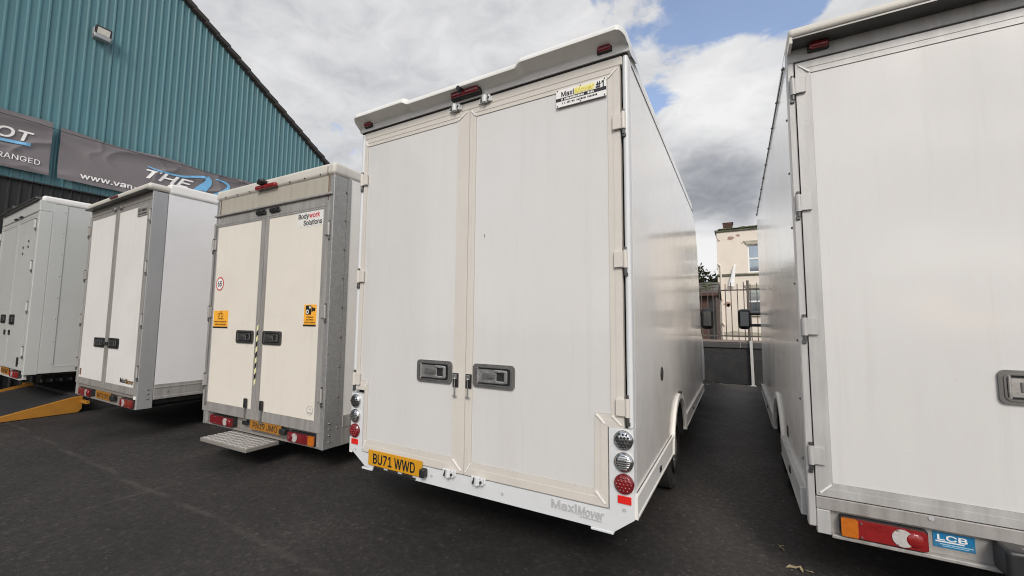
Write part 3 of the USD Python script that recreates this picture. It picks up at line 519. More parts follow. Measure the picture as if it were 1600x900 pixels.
    # side skirts and wheel arch trim
    for s, x in ((1, 0.0), (-1, -W)):
        lo, hi = (x - .01, x + .012) if s > 0 else (x - .012, x + .01)
        l2, h2 = (x - .012, x + .020) if s > 0 else (x - .020, x + .012)
        ring = arch.buffer(.045, quad_segs=10).difference(arch).intersection(sbox(0, .40, 5, 2))
        for nm, pg in (('side_skirt', Polygon([(.003, .425), (.003, .545), (1.36, .545), (1.40, .40)])), ('side_skirt', Polygon([(2.26, .40), (2.30, .535), (4.58, .55), (4.63, .44)]))):
            P(v, nm, [yz(pg.buffer(-.004).difference(arch.buffer(.05)), lo, hi), yz(pg.buffer(-.002).difference(pg.buffer(-.013)).difference(arch.buffer(.051)), lo - .004, hi + .004)], 'white_paint')
        P(v, 'arch_trim', yz(ring, l2, h2), 'white_paint')
        P(v, 'arch_liner', yz(arch.buffer(.002).difference(arch.buffer(-.010)).intersection(sbox(0, .36, 5, 2)), *((-.42, -.012) if s > 0 else (-W + .012, -W + .42))), 'black_plastic')
        P(v, 'skirt_marker', [bx(lo - .006, hi + .006, yy - .03, yy + .03, .455, .490, .004) for yy in (.72, 3.0)] + [bx(l2 - .006, h2 + .006, 1.80, 1.86, .80, .83, .004)], 'black_plastic')
        P(v, 'skirt_gap', bx(x - .0025, x + .0025, .06, 1.34, .543, .547), 'black_seal')
    P(v, 'filler_cap', yz(Point(.92, 1.083).buffer(.048), -.01, .006), 'black_plastic')
    underbody(v, -W, 0, 4.5, .40, 1.76, .345)
    cab(v, -W / 2, 4.62, mirrors=(-1, 1), mx=1.16)
van_centre()

# ------------------------------------------------------------------ the near van at the right edge
def van_near():
    v = thing('box_van', 'white box van cut off by the right edge with jutting lid and bright metal frame', 'van', (0.2926, 2.7892, 0), 0.0026, GV)
    W = 2.15
    side = Polygon([(.06, .42), (4.52, .44), (4.46, .75), (4.36, 2.75), (4.30, 3.10), (.06, 3.10)])
    arch = Point(1.75, .33).buffer(.44, quad_segs=12)
    P(v, 'body', yz(side.difference(arch), .0, W), 'gloss_side')
    P(v, 'roof', [rbox(.0, W, -.13, 4.30, 3.068, 3.118, .018), bx(.006, .02, -.12, .1, 3.035, 3.09), bx(W - .02, W - .006, -.12, .1, 3.035, 3.09)], 'roof_cap')
    P(v, 'roof_soffit', bx(.021, W - .021, -.118, .06, 3.058, 3.0665), 'dark_steel')
    for xb in (-.006, W + .006): P(v, 'roof_bead', cyl((xb, .10, 3.022), (xb, 4.28, 3.075), .005, 8), 'dark_steel')
    rivets(v, [(-.008, y, 3.022 + .0127 * (y - .1)) for y in np.arange(.12, 4.2, .45)], 0, .010, 'dark_steel')
    P(v, 'header_rail', bx(.002, W - .002, .0, .05, 2.985, 3.062, .003), 'aluminium_bright')
    for x in (.152, W - .152):
        P(v, 'marker_lamp', rbox(x - .045, x + .045, -.045, .0, 3.022, 3.060, .014), 'dark_red_lens')
        P(v, 'marker_base', rbox(x - .05, x + .05, -.022, .004, 3.016, 3.064, .008), 'black_plastic')
    for x0, x1 in ((.0, .034), (W - .034, W)):
        P(v, 'corner_post', bx(x0, x1, -.002, .07, .375, 2.984, .005), 'aluminium_bright')
    g = 1.07
    dl = simple_door(v, .040, g, .541, 2.972, .072, .05, .070, .070, 'door_white', 'aluminium_bright', mitre='print_white')
    dr = simple_door(v, g + .004, W - .04, .541, 2.972, .05, .072, .07, .07, 'door_white', 'aluminium_bright', mitre='print_white')
    P(v, 'door_void', bx(.03, W - .03, .042, .058, .5, 2.99), 'black_seal')
    for z in (.749, 1.441, 2.14, 2.831):
        hinge(dl, .030, z, -1, 'aluminium_bright', w=.055); hinge(dr, W - .030, z, 1, 'aluminium_bright')
    handle(dl, .752, 1.035, 1.094, 1.250); handle(dr, g + .04, g + .32, 1.094, 1.250, flip=True)
    # bumper frame with a recess for the lamps
    P(v, 'bumper_rail', bx(.036, W - .036, .0, .05, .470, .534, .004), 'aluminium')
    P(v, 'bumper_panel', [bx(.098, W - .098, .03, .05, .352, .469), bx(.098, W - .098, -.004, .05, .334, .351, .003)], 'aluminium')
    P(v, 'bumper_end', bx(.036, .096, .0, .05, .345, .468, .003), 'aluminium_bright')
    P(v, 'bumper_end', bx(W - .096, W - .036, .0, .05, .345, .468, .003), 'aluminium_bright')
    tail_lamp(v, .140, .468, .362, .450, .026, True); tail_lamp(v, W - .468, W - .140, .362, .450, .026, False)
    P(v, 'bung', [cyl((.488, -.004, .522), (.488, 0, .522), .011, 14), cyl((W - .488, -.004, .522), (W - .488, 0, .522), .011, 14)], 'emboss_grey')
    st = P(v, 'maker_sticker', bx(.497, .642, .0270, .0295, .385, .455), 'print_blue')
    P(st, 'sticker_print', [text('LCB', .512, .420, .024, .027, width=.105, bold=True), bx(.505, .605, .0258, .027, .4105, .4155)], 'print_white')
    P(st, 'sticker_lines', [bx(.52, .635, .0258, .027, .400, .4035), bx(.53, .62, .0258, .027, .3925, .395)], 'print_pale_blue')
    P(v, 'rubber_buffer', rbox(.695, .775, -.10, .03, .345, .475, .02), 'black_plastic'); P(v, 'rubber_buffer', rbox(W - .775, W - .695, -.10, .03, .345, .475, .02), 'black_plastic')
    for s, x in ((-1, 0.0), (1, W)):
        lo, hi = (x, x + .022) if s > 0 else (x - .022, x)
        l2, h2 = (x - .012, x + .018) if s > 0 else (x - .018, x + .012)
        for pg in (Polygon([(.06, .40), (.06, .545), (1.28, .545), (1.31, .40)]), Polygon([(2.20, .40), (2.22, .545), (4.46, .56), (4.50, .44)])):
            P(v, 'side_skirt', [yz(pg.buffer(-.004).difference(arch.buffer(.05)), lo, hi), yz(pg.buffer(-.002).difference(pg.buffer(-.013)).difference(arch.buffer(.051)), lo - .004, hi + .004)], 'aluminium_bright')
        P(v, 'arch_liner', yz(arch.buffer(.002).difference(arch.buffer(-.010)).intersection(sbox(0, .36, 5, 2)), *((.012, .42) if s < 0 else (W - .42, W - .012))), 'black_plastic')
        P(v, 'arch_trim', yz(arch.buffer(.055, quad_segs=10).difference(arch).intersection(sbox(0, .40, 5, 2)), l2, h2), 'white_paint')
        P(v, 'skirt_marker', [bx(lo - .008, hi + .008, yy - .03, yy + .03, .455, .495, .004) for yy in (.62, 3.0)], 'black_plastic')
        P(v, 'filler_cap', bx(x - .006, x + .006, .90, .96, .62, .70, .004), 'black_plastic')
        rivets(v, [(x + s * .001, .09, z) for z in np.arange(.7, 3.0, .33)], 0, .008, 'dark_steel')
    underbody(v, 0, W, 4.4, .40, 1.75)
    cab(v, W / 2, 4.52, mirrors=(-1, 1), mx=1.285)
van_near()

# ------------------------------------------------------------------ cream van with stickers
def van_cream():
    v = thing('box_van', 'cream and grey box van with yellow stickers on its doors and a chequer-plate step', 'van', (-3.4433, 2.5704, 0), 0.0192, GV)
    W, L0 = 2.12, 4.2
    side = Polygon([(.19, .40), (L0, .40), (L0, 2.90), (.19, 2.90)])
    P(v, 'body', yz(side, -W + .004, -.004), 'white_panel')
    cap = P(v, 'roof', rbox(-W - .008, .008, -.014, L0, 2.895, 3.018, .036, 16), 'roof_cap')
    P(cap, 'roof_corner', rbox(-.070, .011, -.0165, .16, 2.893, 3.021, .036, 16), 'roof_cap'); P(cap, 'roof_corner', rbox(-W - .011, -W + .070, -.0165, .16, 2.893, 3.021, .036, 16), 'roof_cap')
    rivets(v, [(x, -.0145, 2.915) for x in np.linspace(-W + .2, -.2, 8)], 0, .009, 'dark_steel')
    P(v, 'header_panel', bx(-W + .075, -.075, .004, .05, 2.715, 2.893), 'header_tan')
    P(v, 'header_strip', [bx(-W - .01, -.012, -.022, .02, 2.690, 2.712, .004)], 'aluminium')
    P(v, 'header_rail', bx(-W + .062, -.062, .003, .05, 2.615, 2.688), 'aluminium')
    for m in (bx(-.092, -.078, .002, .02, 2.64, 2.89), bx(-W + .076, -W + .088, .002, .02, 2.66, 2.89), bx(-.093, -.084, -.0152, -.01, 2.90, 2.98)): P(v, 'rust_streak', m, 'rust_stain')
    for x0, x1, xx in ((-.060, 0.0, .0), (-W, -W + .060, -W)):
        P(v, 'corner_post', [bx(x0, x1, .0, .16, .235, 2.892, .004)], 'galvanised')
    P(v, 'side_angle', [bx(-.022, .002, .16, .205, .235, 2.892)], 'galvanised'); P(v, 'side_angle', [bx(-W - .002, -W + .022, .16, .205, .235, 2.892)], 'galvanised')
    rivets(v, [(.002, .145, z) for z in np.arange(.42, 2.85, .29)] + [(.002, .06, z) for z in (.30, .36, .42, .47)], 0, .010)
    P(v, 'side_rail', [bx(-.02, .006, .206, L0, .40, .52, .004), bx(-.02, .002, .206, L0, .232, .398, .004)], 'aluminium')
    g = -1.1
    dr = simple_door(v, g + .003, -.052, .385, 2.612, .058, .090, .050, .105, 'cream_panel', 'aluminium', mitre=None)
    dl = simple_door(v, -2.150, g - .003, .385, 2.612, .058, .075, .050, .105, 'cream_panel', 'aluminium', mitre=None)
    P(v, 'door_void', bx(-W + .05, -.03, .042, .058, .37, 2.7), 'black_seal')
    for z in (.738, 1.534, 2.347):
        hinge(dr, -.045, z, 1, 'aluminium', h=.06, w=.05); hinge(dl, -2.125, z, -1, 'aluminium', h=.06, w=.05)
    handle(dl, -1.533, -1.205, 1.190, 1.332, rim='dark_steel', pad='dark_steel', well='black_plastic'); handle(dr, -1.036, -.711, 1.188, 1.332, rim='dark_steel', pad='dark_steel', well='black_plastic')
    bl = P(v, 'brake_lamp', rbox(-1.27, -.905, -.050, -.0, 2.898, 2.945, .014), 'red_lens')
    P(v, 'reversing_camera', [rbox(-1.20, -1.09, -.075, .0, 2.948, 2.992, .014), tm(m3.Manifold.sphere(.032, 16).translate((-1.10, -.06, 2.972))), cyl((-1.10, -.105, 2.962), (-1.10, -.06, 2.970), .020, 14)], 'black_plastic')
    for x in (-1.19, -.94):
        P(v, 'top_catch', [bx(x - .07, x + .09, -.024, .004, 2.618, 2.640, .003), bx(x - .05, x - .02, -.034, .0, 2.63, 2.672, .003), bx(x + .04, x + .07, -.034, 0, 2.63, 2.672, .003), cyl((x - .06, -.026, 2.645), (x + .10, -.026, 2.655), .010, 8)], 'black_plastic')
    # stickers
    y = .0035
    P(dr, 'sticker', bx(-.545, -.145, y, y + .001, 2.405, 2.558), 'white_panel')
    P(dr, 'sticker_print', [text('Body', -.535, 2.493, .050, y, width=.165, bold=True), text('Solutions', -.45, 2.420, .050, y, width=.285, bold=True)], 'print_black')
    P(dr, 'sticker_print', text('work', -.365, 2.493, .050, y, width=.165, bold=True), 'print_red')
    c = (-1.955, 1.872)
    P(dl, 'speed_roundel', xz(Point(c).buffer(.082), y - .0005, y + .001), 'print_red'); P(dl, 'speed_roundel_face', xz(Point(c).buffer(.067), y - .0010, y + .0005), 'print_white')
    P(dl, 'speed_roundel_print', text('65', c[0], c[1] - .030, .062, y - .001, width=.085, center=True, bold=True), 'print_black')
    X0, X1, Z0, Z1 = -2.040, -1.735, 1.345, 1.555
    P(dl, 'warning_sticker', bx(X0, X1, y - .0005, y + .001, Z0 + .022, Z1), 'print_amber')
    cyc = [xz(Point(-1.93, 1.500).buffer(.024).difference(Point(-1.93, 1.500).buffer(.017)), y - .0015, y), xz(Point(-1.862, 1.500).buffer(.024).difference(Point(-1.862, 1.500).buffer(.017)), y - .0015, y), xz(Polygon([(-1.93, 1.50), (-1.90, 1.53), (-1.87, 1.53), (-1.862, 1.5), (-1.875, 1.522), (-1.895, 1.52)]), y - .0015, y), xz(Point(-1.885, 1.542).buffer(.009), y - .0015, y)]
    P(dl, 'warning_sticker_print', cyc + [text('Cyclists', -1.888, 1.452, .020, y - .0005, width=.12, center=True, bold=True), text('Beware of passing this', -1.888, 1.417, .017, y - .0005, width=.255, center=True, bold=True), text('vehicle on the inside', -1.888, 1.385, .017, y - .0005, width=.235, center=True, bold=True)], 'print_brown')
    P(dl, 'warning_sticker_edge', bx(X0 - .006, X1 + .0, y - .001, y + .001, Z0 + .004, Z0 + .021), 'print_black')
    X0, X1, Z0, Z1 = -.372, -.185, 1.385, 1.605
    P(dr, 'warning_sticker', bx(X0, X1, y - .0005, y + .001, Z0 + .022, Z1), 'print_amber')
    P(dr, 'warning_sticker_print', [xz(rr(-.345, -.262, 1.505, 1.597, .012), y - .0015, y), xz(Polygon([(-.255, 1.53), (-.255, 1.585), (-.225, 1.568), (-.225, 1.545)]), y - .0015, y), xz(sbox(-.224, 1.54, -.203, 1.573), y - .0015, y)], 'print_black')
    P(dr, 'warning_sticker_lens', [xz(Point(-.283, 1.577).buffer(.012), y - .0025, y), xz(Point(-.318, 1.533).buffer(.022).difference(Point(-.318, 1.533).buffer(.012)), y - .0025, y)], 'print_white')
    P(dr, 'warning_sticker_words', [text('Cameras', -.278, 1.474, .017, y - .0005, width=.10, center=True, bold=True), text('are fitted', -.278, 1.448, .017, y - .0005, width=.11, center=True, bold=True), text('to this vehicle', -.278, 1.421, .017, y - .0005, width=.16, center=True, bold=True)], 'print_brown')
    P(dr, 'warning_sticker_edge', bx(X0 - .006, X1, y - .001, y + .001, Z0 + .004, Z0 + .021), 'print_black')
    cc = (-.215, .58)
    P(dr, 'small_roundel', [xz(Point(cc).buffer(.045).difference(Point(cc).buffer(.042)), y - .0005, y + .001)] + dashes(-.245, -.185, .553, .010, y - .0002, 9) + [xz(Point(cc[0] + .005, cc[1] + .012).buffer(.007), y - .0006, y)], 'print_grey')
    # striped tape down the meeting rails
    for k in range(11):
        z1, z0 = 1.375 - k * .0575, 1.375 - (k + 1) * .0575 + .001
        P(v, 'hazard_tape', xz(Polygon([(-1.142, z0), (-1.116, z0 + .025), (-1.116, z1 + .025), (-1.142, z1)]), -.0062, -.0042), 'print_pale_yellow' if k % 2 == 0 else 'print_black')
    for d, x in ((dl, -1.265), (dr, -.975)):
        P(d, 'drop_bolt', [bx(x - .022, x + .022, -.022, -.003, .50, .60, .004)], 'black_plastic'); P(d, 'drop_bolt_rod', [cyl((x, -.014, .37), (x, -.014, .52), .007, 8), bx(x - .02, x + .035, -.02, -.002, .362, .378, .002)], 'steel')
    # bumper
    P(v, 'bumper_panel', [bx(-W + .062, -.062, .045, .07, .255, .40), bx(-W + .062, -.062, .01, .07, .235, .254, .003)], 'aluminium_dirty')
    P(v, 'bumper_end', bx(-W + .061, -W + .10, .006, .06, .255, .384), 'aluminium'); P(v, 'bumper_end', bx(-.10, -.061, .006, .06, .255, .384), 'aluminium')
    tail_lamp(v, -1.93, -1.49, .268, .355, .02, True, amber=False, red='dark_red_lens'); tail_lamp(v, -.50, -.112, .262, .350, .02, False, red='dark_red_lens')  # darker red lenses: shade of the recess put into the colour
    number_plate(v, 'PN19 JMO', -1.185, -.645, .285, .385, .012, 'plate_yellow_dirty')
    P(v, 'plate_lamp', rbox(-.635, -.545, -.03, .03, .305, .362, .012), 'black_plastic'); P(v, 'plate_lamp', rbox(-1.33, -1.24, -.0, .03, .31, .36, .012), 'black_plastic')
    # the step
    s = P(v, 'step', [bx(-1.52, -.70, -.30, .03, .185, .222, .004)], 'aluminium_dirty', 'folding chequer-plate step below the number plate')
    treads = []
    for i in range(17):
        for j in range(6):
            x, yy = -1.49 + i * .0475, -.275 + j * .05; a = .6 if (i + j) % 2 else -.6
            m = bx(-.021, .021, -.0085, .0085, 0, .005, .002); m.apply_transform(trimesh.transformations.rotation_matrix(a, [0, 0, 1])); m.apply_translation((x, yy, .2215)); treads.append(m)
    P(s, 'chequer_treads', treads, 'aluminium_bright', kind='stuff')
    P(v, 'step_arm', [bx(-1.40, -1.34, -.1, .5, .15, .184), bx(-.86, -.80, -.1, .5, .15, .184)], 'dark_steel')
    underbody(v, -W, 0, 4.1, .36, 1.7)
    cab(v, -W / 2, 4.22)
van_cream()

# ------------------------------------------------------------------ narrow white van with grey frame
def van_white():
    v = thing('box_van', 'white box van with grey door frames and jutting roof lid, second from the left', 'van', (-6.3922, 2.1864, 0), -0.0095, GV)
    W, L0 = 2.14, 4.2
    P(v, 'body', yz(Polygon([(.16, .46), (L0, .46), (L0, 3.06), (.16, 3.06)]), -W + .004, -.004), 'side_grey_white')
    cap = P(v, 'roof', rbox(-W - .012, .012, -.055, L0, 3.075, 3.16, .034, 12), 'roof_cap')
    P(v, 'roof_lip', bx(-W - .03, -.004, -.075, .04, 3.060, 3.076, .004), 'dark_steel')
    P(v, 'roof_rail', [rbox(-.09, .016, .155, L0, 3.064, 3.20, .03, 12), rbox(-W - .016, -W + .09, .155, L0, 3.064, 3.20, .03, 12)], 'white_paint')
    P(v, 'header_rail', bx(-W + .02, -.02, .0, .05, 2.965, 3.060), 'aluminium_dirty')
    P(v, 'brake_lamp', rbox(-1.24, -.98, -.072, -.03, 3.105, 3.135, .012), 'dark_red_lens')
    for x0, x1 in ((-.022, .0), (-W, -W + .022)):
        P(v, 'corner_post', bx(x0, x1, -.002, .155, .35, 3.062, .004), 'post_alloy')
    P(v, 'corner_post_face', bx(-.05, -.024, .002, .05, .35, 2.95), 'aluminium'); P(v, 'corner_post_face', bx(-W + .024, -W + .05, .002, .05, .35, 2.95), 'aluminium')
    P(v, 'side_rail', [bx(-.02, .004, .157, L0, .46, .635, .003), bx(-.02, .010, .157, L0, .45, .485, .003), bx(-.02, .009, .157, L0, .585, .60, .003)], 'aluminium')
    rivets(v, [(.006, y, .53) for y in np.arange(.3, 4, .4)] + [(.002, .10, z) for z in (.47, .53, .58)], 0, .010, 'dark_steel')
    g = -1.11
    dr = simple_door(v, g + .003, -.03, .515, 2.955, .060, .10, .045, .085, 'white_panel', 'aluminium', mitre=None, step=.4)
    dl = simple_door(v, -2.17, g - .003, .515, 2.955, .080, .070, .045, .085, 'white_panel', 'aluminium', mitre=None, step=.4)
    P(v, 'door_void', bx(-W + .05, -.03, .042, .058, .5, 2.96), 'black_seal')
    for z in (.80, 1.435, 2.091, 2.75):
        hinge(dr, -.022, z, 1, 'aluminium', h=.06); hinge(dl, -2.17, z, -1, 'aluminium', h=.06)
    handle(dl, -1.565, -1.19, 1.055, 1.185, rim='black_plastic', pad='dark_steel', well='black_plastic'); handle(dr, -1.045, -.70, 1.055, 1.190, rim='black_plastic', pad='dark_steel', well='black_plastic')
    P(v, 'lock_bar', bx(-1.23, -1.02, -.03, -.005, 1.10, 1.135, .004), 'black_plastic')
    for x in (-1.19, -.98):
        P(v, 'top_catch', [bx(x - .05, x + .05, -.03, .0, 2.952, 2.99, .003), cyl((x - .04, -.03, 2.99), (x + .04, -.03, 2.975), .011, 8)], 'steel')
    y = .0035
    P(dr, 'sticker', bx(-.43, -.132, -.006, y + .001, 2.775, 2.895), 'aluminium'); P(dr, 'sticker_print', dashes(-.40, -.15, 2.825, .045, -.006, 21) + dashes(-.40, -.15, 2.79, .02, -.006, 22), 'print_black')
    P(dr, 'word_sticker', text('Maxi', -.56, .640, .055, y, width=.19, bold=True), 'print_black'); P(dr, 'word_sticker', text('Mover', -.375, .635, .055, y, width=.22, bold=True, shear=.2), 'print_brown')
    P(dl, 'small_label', bx(-2.06, -2.0, y - .001, y + .002, .635, .725), 'rust_stain')
    P(v, 'bumper_panel', [bx(-W + .05, -.05, .04, .06, .365, .51), bx(-W + .05, -.05, .0, .06, .345, .364, .003)], 'aluminium_dirty')
    P(v, 'bumper_end', bx(-W + .024, -W + .09, .004, .05, .355, .512), 'aluminium'); P(v, 'bumper_rail', bx(-W + .05, -.05, .015, .06, .47, .512), 'aluminium_dirty')
    tail_lamp(v, -1.93, -1.50, .368, .462, .015, True, amber=False, red='dark_red_lens'); tail_lamp(v, -.43, -.065, .362, .456, .015, False, amber=False, red='dark_red_lens')  # lens colour darkened to paint in the shade they sit in
    number_plate(v, 'MV70 SKO', -1.345, -.83, .37, .47, .010, 'plate_yellow_dirty')
    P(v, 'plate_lamp', rbox(-.80, -.70, -.02, .03, .385, .455, .012), 'black_plastic')
    P(v, 'reflector', bx(-.085, -.025, -.006, .002, .468, .508), 'print_white')
    underbody(v, -W, 0, 4.1, .42, 1.7)
    cab(v, -W / 2, 4.22)
van_white()

# ------------------------------------------------------------------ grey-white van on the raised deck
def van_grey():
    D = .25
    v = thing('box_van', 'plain grey-white box van standing on the raised black deck, at the left edge', 'van', (-9.35, 1.84, D), -0.0181, GV)
    W, L0 = 2.40, 4.2; Z = lambda z: z - D
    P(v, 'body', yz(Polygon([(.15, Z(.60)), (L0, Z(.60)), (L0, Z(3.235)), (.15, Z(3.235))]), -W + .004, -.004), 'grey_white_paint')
    P(v, 'roof', [rbox(-W - .008, .012, .02, L0, Z(3.238), Z(3.345), .035, 12)], 'white_paint')
    P(v, 'roof_lip', [rbox(-W + .06, -.05, -.05, .08, Z(3.275), Z(3.318), .018, 8), bx(-1.75, -1.30, -.07, -.02, Z(3.29), Z(3.335), .01)], 'dark_steel')
    P(v, 'header_panel', bx(-W, -.0, .0, .16, Z(3.10), Z(3.272), .006), 'grey_white_paint')
    for x0, x1 in ((-.10, 0.0), (-W, -W + .10)):
        P(v, 'corner_post', bx(x0, x1, .002, .145, Z(.59), Z(3.098), .006), 'grey_white_paint')
    P(v, 'side_angle', bx(-.01, .003, .146, .30, Z(.60), Z(3.23), .003), 'grey_white_paint'); P(v, 'side_rail', [bx(-.02, .003, .301, L0, Z(.60), Z(.70), .003), bx(-.02, .006, .301, L0, Z(.695), Z(.703))], 'grey_white_paint')
    rivets(v, [(.003, .27, Z(z)) for z in np.arange(.75, 3.2, .34)], 0, .010, 'grey_white_paint')
    P(v, 'side_vent', [cyl((.0, 3.2, Z(2.78)), (.006, 3.2, Z(2.78)), .03, 12)], 'black_plastic')
    g = -1.22
    dr = simple_door(v, g + .003, -.11, Z(.655), Z(3.075), .06, .06, .07, .07, 'grey_white_paint', 'grey_white_paint')
    dl = simple_door(v, -W + .02, g - .003, Z(.655), Z(3.075), .06, .06, .07, .07, 'grey_white_paint', 'grey_white_paint')
    P(v, 'door_void', bx(-W + .05, -.09, .042, .058, Z(.62), Z(3.11)), 'black_seal')
    for z in (.94, 1.62, 2.25, 2.90):
        hinge(dr, -.104, Z(z), 1, 'grey_white_paint', h=.06); hinge(dl, -W + .02, Z(z), -1, 'grey_white_paint', h=.06)
    handle(dl, -1.72, -1.42, Z(1.36), Z(1.50), rim='black_plastic', pad='dark_steel', well='black_plastic'); handle(dr, -1.14, -.84, Z(1.34), Z(1.50), rim='black_plastic', pad='dark_steel', well='black_plastic')
    P(dr, 'vent_holes', [cyl((x, -.006, Z(z)), (x, .002, Z(z)), .018, 10) for x, z in ((-.75, 2.58), (-.75, 2.48), (-.45, 2.66), (-.45, 2.57))], 'dark_steel')
    P(dr, 'small_label', bx(-.42, -.34, -.006, .004, Z(.70), Z(.84)), 'black_plastic')
    P(dr, 'bolt_plate', bx(-1.10, -1.04, -.01, .0, Z(1.17), Z(1.25)), 'black_plastic'); P(dl, 'bolt_plate', bx(-1.40, -1.34, -.01, .0, Z(1.17), Z(1.25)), 'black_plastic')
    for x in (-1.32, -1.0):
        P(v, 'top_catch', bx(x - .06, x + .06, -.03, .0, Z(3.09), Z(3.12), .004), 'black_plastic')
    P(v, 'bumper_panel', [bx(-W + .101, -.101, .03, .06, Z(.53), Z(.645)), bx(-W + .101, -.101, -.01, .06, Z(.515), Z(.529))], 'grey_white_paint')
    number_plate(v, 'KY68 OMT', -1.45, -.93, Z(.535), Z(.64), .02, 'plate_yellow_dirty')
    tail_lamp(v, -.62, -.20, Z(.535), Z(.63), .015, False, amber=False); tail_lamp(v, -W + .2, -W + .62, Z(.535), Z(.63), .015, True, amber=False)
    underbody(v, -W, 0, 4.1, Z(.60), 1.7)
    cab(v, -W / 2, 4.22)
van_grey()

# ------------------------------------------------------------------ raised deck with yellow cheeks
rp = thing('vehicle_ramp', 'black vehicle ramp with yellow side cheeks under the left-hand van', 'ramp', (0, 0, 0))
for x0, x1 in ((-9.02, -8.94), (-11.52, -11.44)):
    P(rp, 'side_cheek', yz(Polygon([(.95, .01), (2.36, .01), (2.40, .06), (2.40, .245), (2.30, .235), (1.60, .075), (.95, .03)]), x0, x1), 'ramp_yellow')
P(rp, 'deck', [yz(Polygon([(1.0, .006), (2.38, .006), (2.38, .205), (2.28, .19), (1.6, .045), (1.0, .015)]), -11.438, -9.022), bx(-11.40, -9.05, 2.385, 8.5, .006, .248)], 'ramp_deck')
for m in (bx(-8.94, -8.70, 2.38, 2.42, .15, .19), bx(-11.95, -11.53, 2.36, 2.44, .12, .22)): P(rp, 'end_plate', m, 'ramp_yellow')

# ------------------------------------------------------------------ warehouse
XW = -12.6
b = thing('warehouse', 'tall teal ribbed-metal warehouse with a dark tiled verge', 'building', (0, 0, 0))
APEX_Y, APEX_Z, SL = -1.2, 13.75, .675
def eave(y): return APEX_Z - SL * abs(y - APEX_Y)
def sheet(y0, y1, z0, top, mat, name, proud=0.0):
    """One ribbed cladding sheet: pans with trapezoid ribs, cut to the roof slope."""
    pitch, pts = .1425, []
    n = int(round((y1 - y0) / pitch))
    for i in range(n):
        a = y0 + i * pitch
        pts += [(a, 0), (a + .088, 0), (a + .106, .022), (a + .126, .022)]
    pts.append((y1, 0)); pts = [p for p in pts if p[0] <= y1]
    V, F = [], []
    for y, d in pts:
        t = top(y)
        V += [(XW + d + proud, y, z0), (XW + d + proud, y, t)]
    for i in range(len(pts) - 1):
        a = 2 * i; F += [(a, a + 2, a + 3), (a, a + 3, a + 1)]
    return P(b, name, trimesh.Trimesh(V, F, process=False), mat, smooth=False)
y = -9.0 - .62
k = 0
while y < 12.4:
    y1 = y + .998 - .004
    sheet(y, y1, 4.235, eave, 'teal_sheet', 'cladding_sheet', .0035 * (k % 2))
    y += .998; k += 1
y = -9.0 - .62
k = 0
while y < 12.4:
    sheet(y, y + .994, 0.0, lambda q: 4.20, 'black_sheet', 'lower_sheet', .0035 * (k % 2)); y += .998; k += 1
P(b, 'wall_core', yz(Polygon([(-9.6, 0), (12.36, 0), (12.36, eave(12.36) - .03), (APEX_Y, APEX_Z - .03), (-9.6, eave(-9.6) - .03)]), XW - .4, XW - .012), 'black_sheet')
P(b, 'ledge', bx(XW, XW + .06, -9.6, 12.4, 4.20, 4.232, .004), 'black_sheet')
P(b, 'roof', yz(Polygon([(12.7, eave(12.7)), (12.7, eave(12.7) + .12), (APEX_Y, APEX_Z + .12), (-10.0, eave(-10) + .12), (-10, eave(-10)), (APEX_Y, APEX_Z)]), XW - 24, XW + .05), 'tile_dark')
ca, sa = math.cos(math.atan(SL)), math.sin(math.atan(SL))
s = 0.0
for i in range(46):
    yy = APEX_Y + (i * .345) * ca; zz = APEX_Z - (i * .345) * sa
    m = bx(-.05, .09, -.01, .375, -.035, .085, .02); m.apply_transform(trimesh.transformations.rotation_matrix(-math.atan(SL) + .10 + .02 * rng.normal(), [1, 0, 0])); m.apply_translation((XW + .06, yy, zz + .05)); P(b, 'verge_tile', m, 'tile_dark')
# floodlight
f = thing('floodlight', 'small grey floodlight with pale glass high on the teal wall', 'light', (XW + .04, 3.12, 7.9))
def tilt(m, a=-.35):
    m = tm(m).copy(); m.apply_transform(trimesh.transformations.rotation_matrix(-a, [0, 1, 0])); return m
P(f, 'housing', [tilt(bx(.05, .13, -.135, .135, -.02, .18, .012))] + [tilt(bx(.02, .05, -.12 + i * .04, -.10 + i * .04, .0, .16)) for i in range(7)], 'black_plastic')
P(f, 'glass', tilt(bx(.128, .134, -.105, .105, .012, .150)), 'lamp_glass')
P(f, 'bracket', [bx(-.04, .13, -.145, .135, -.13, -.03, .012), bx(.0, .12, -.155, -.14, -.08, .09, .003), bx(.0, .12, .14, .155, -.08, .09, .003)], 'lamp_body')

# banners: rippled cloth with flat print
def wall_text(s, y, z, h, width, x=XW + .075, shear=0.0, bold=True):
    m = meshkit.text_mesh(s, h, .003, bold); v = m.vertices.copy(); v[:, 0] -= v[:, 0].min(); v[:, 0] *= width / v[:, 0].max(); v[:, 0] += shear * v[:, 1]
    return trimesh.Trimesh(np.stack([x + v[:, 2] + ripple(y + v[:, 0], z + v[:, 1]), y + v[:, 0], z + v[:, 1]], 1), m.faces, process=False)
def ripple(y, z):
    p = np.stack([np.asarray(y) * .9 + np.asarray(z) * .5, np.asarray(z) * 1.6 - np.asarray(y) * .4, np.zeros_like(y)], -1)
    q = np.stack([np.asarray(y) * 3.2 + np.asarray(z) * 1.2, np.asarray(z) * 2.6, np.ones_like(y)], -1)
    rid = 1 - np.abs(2 * meshkit.noise(p * 1.5, 5) - 1)
    rid2 = 1 - np.abs(2 * meshkit.noise(p * [2.2, .9, 1] + 7, 9) - 1)
    return .05 * meshkit.noise(p, 3) + .045 * rid ** 6 + .030 * rid2 ** 8 + .016 * meshkit.noise(q, 4)
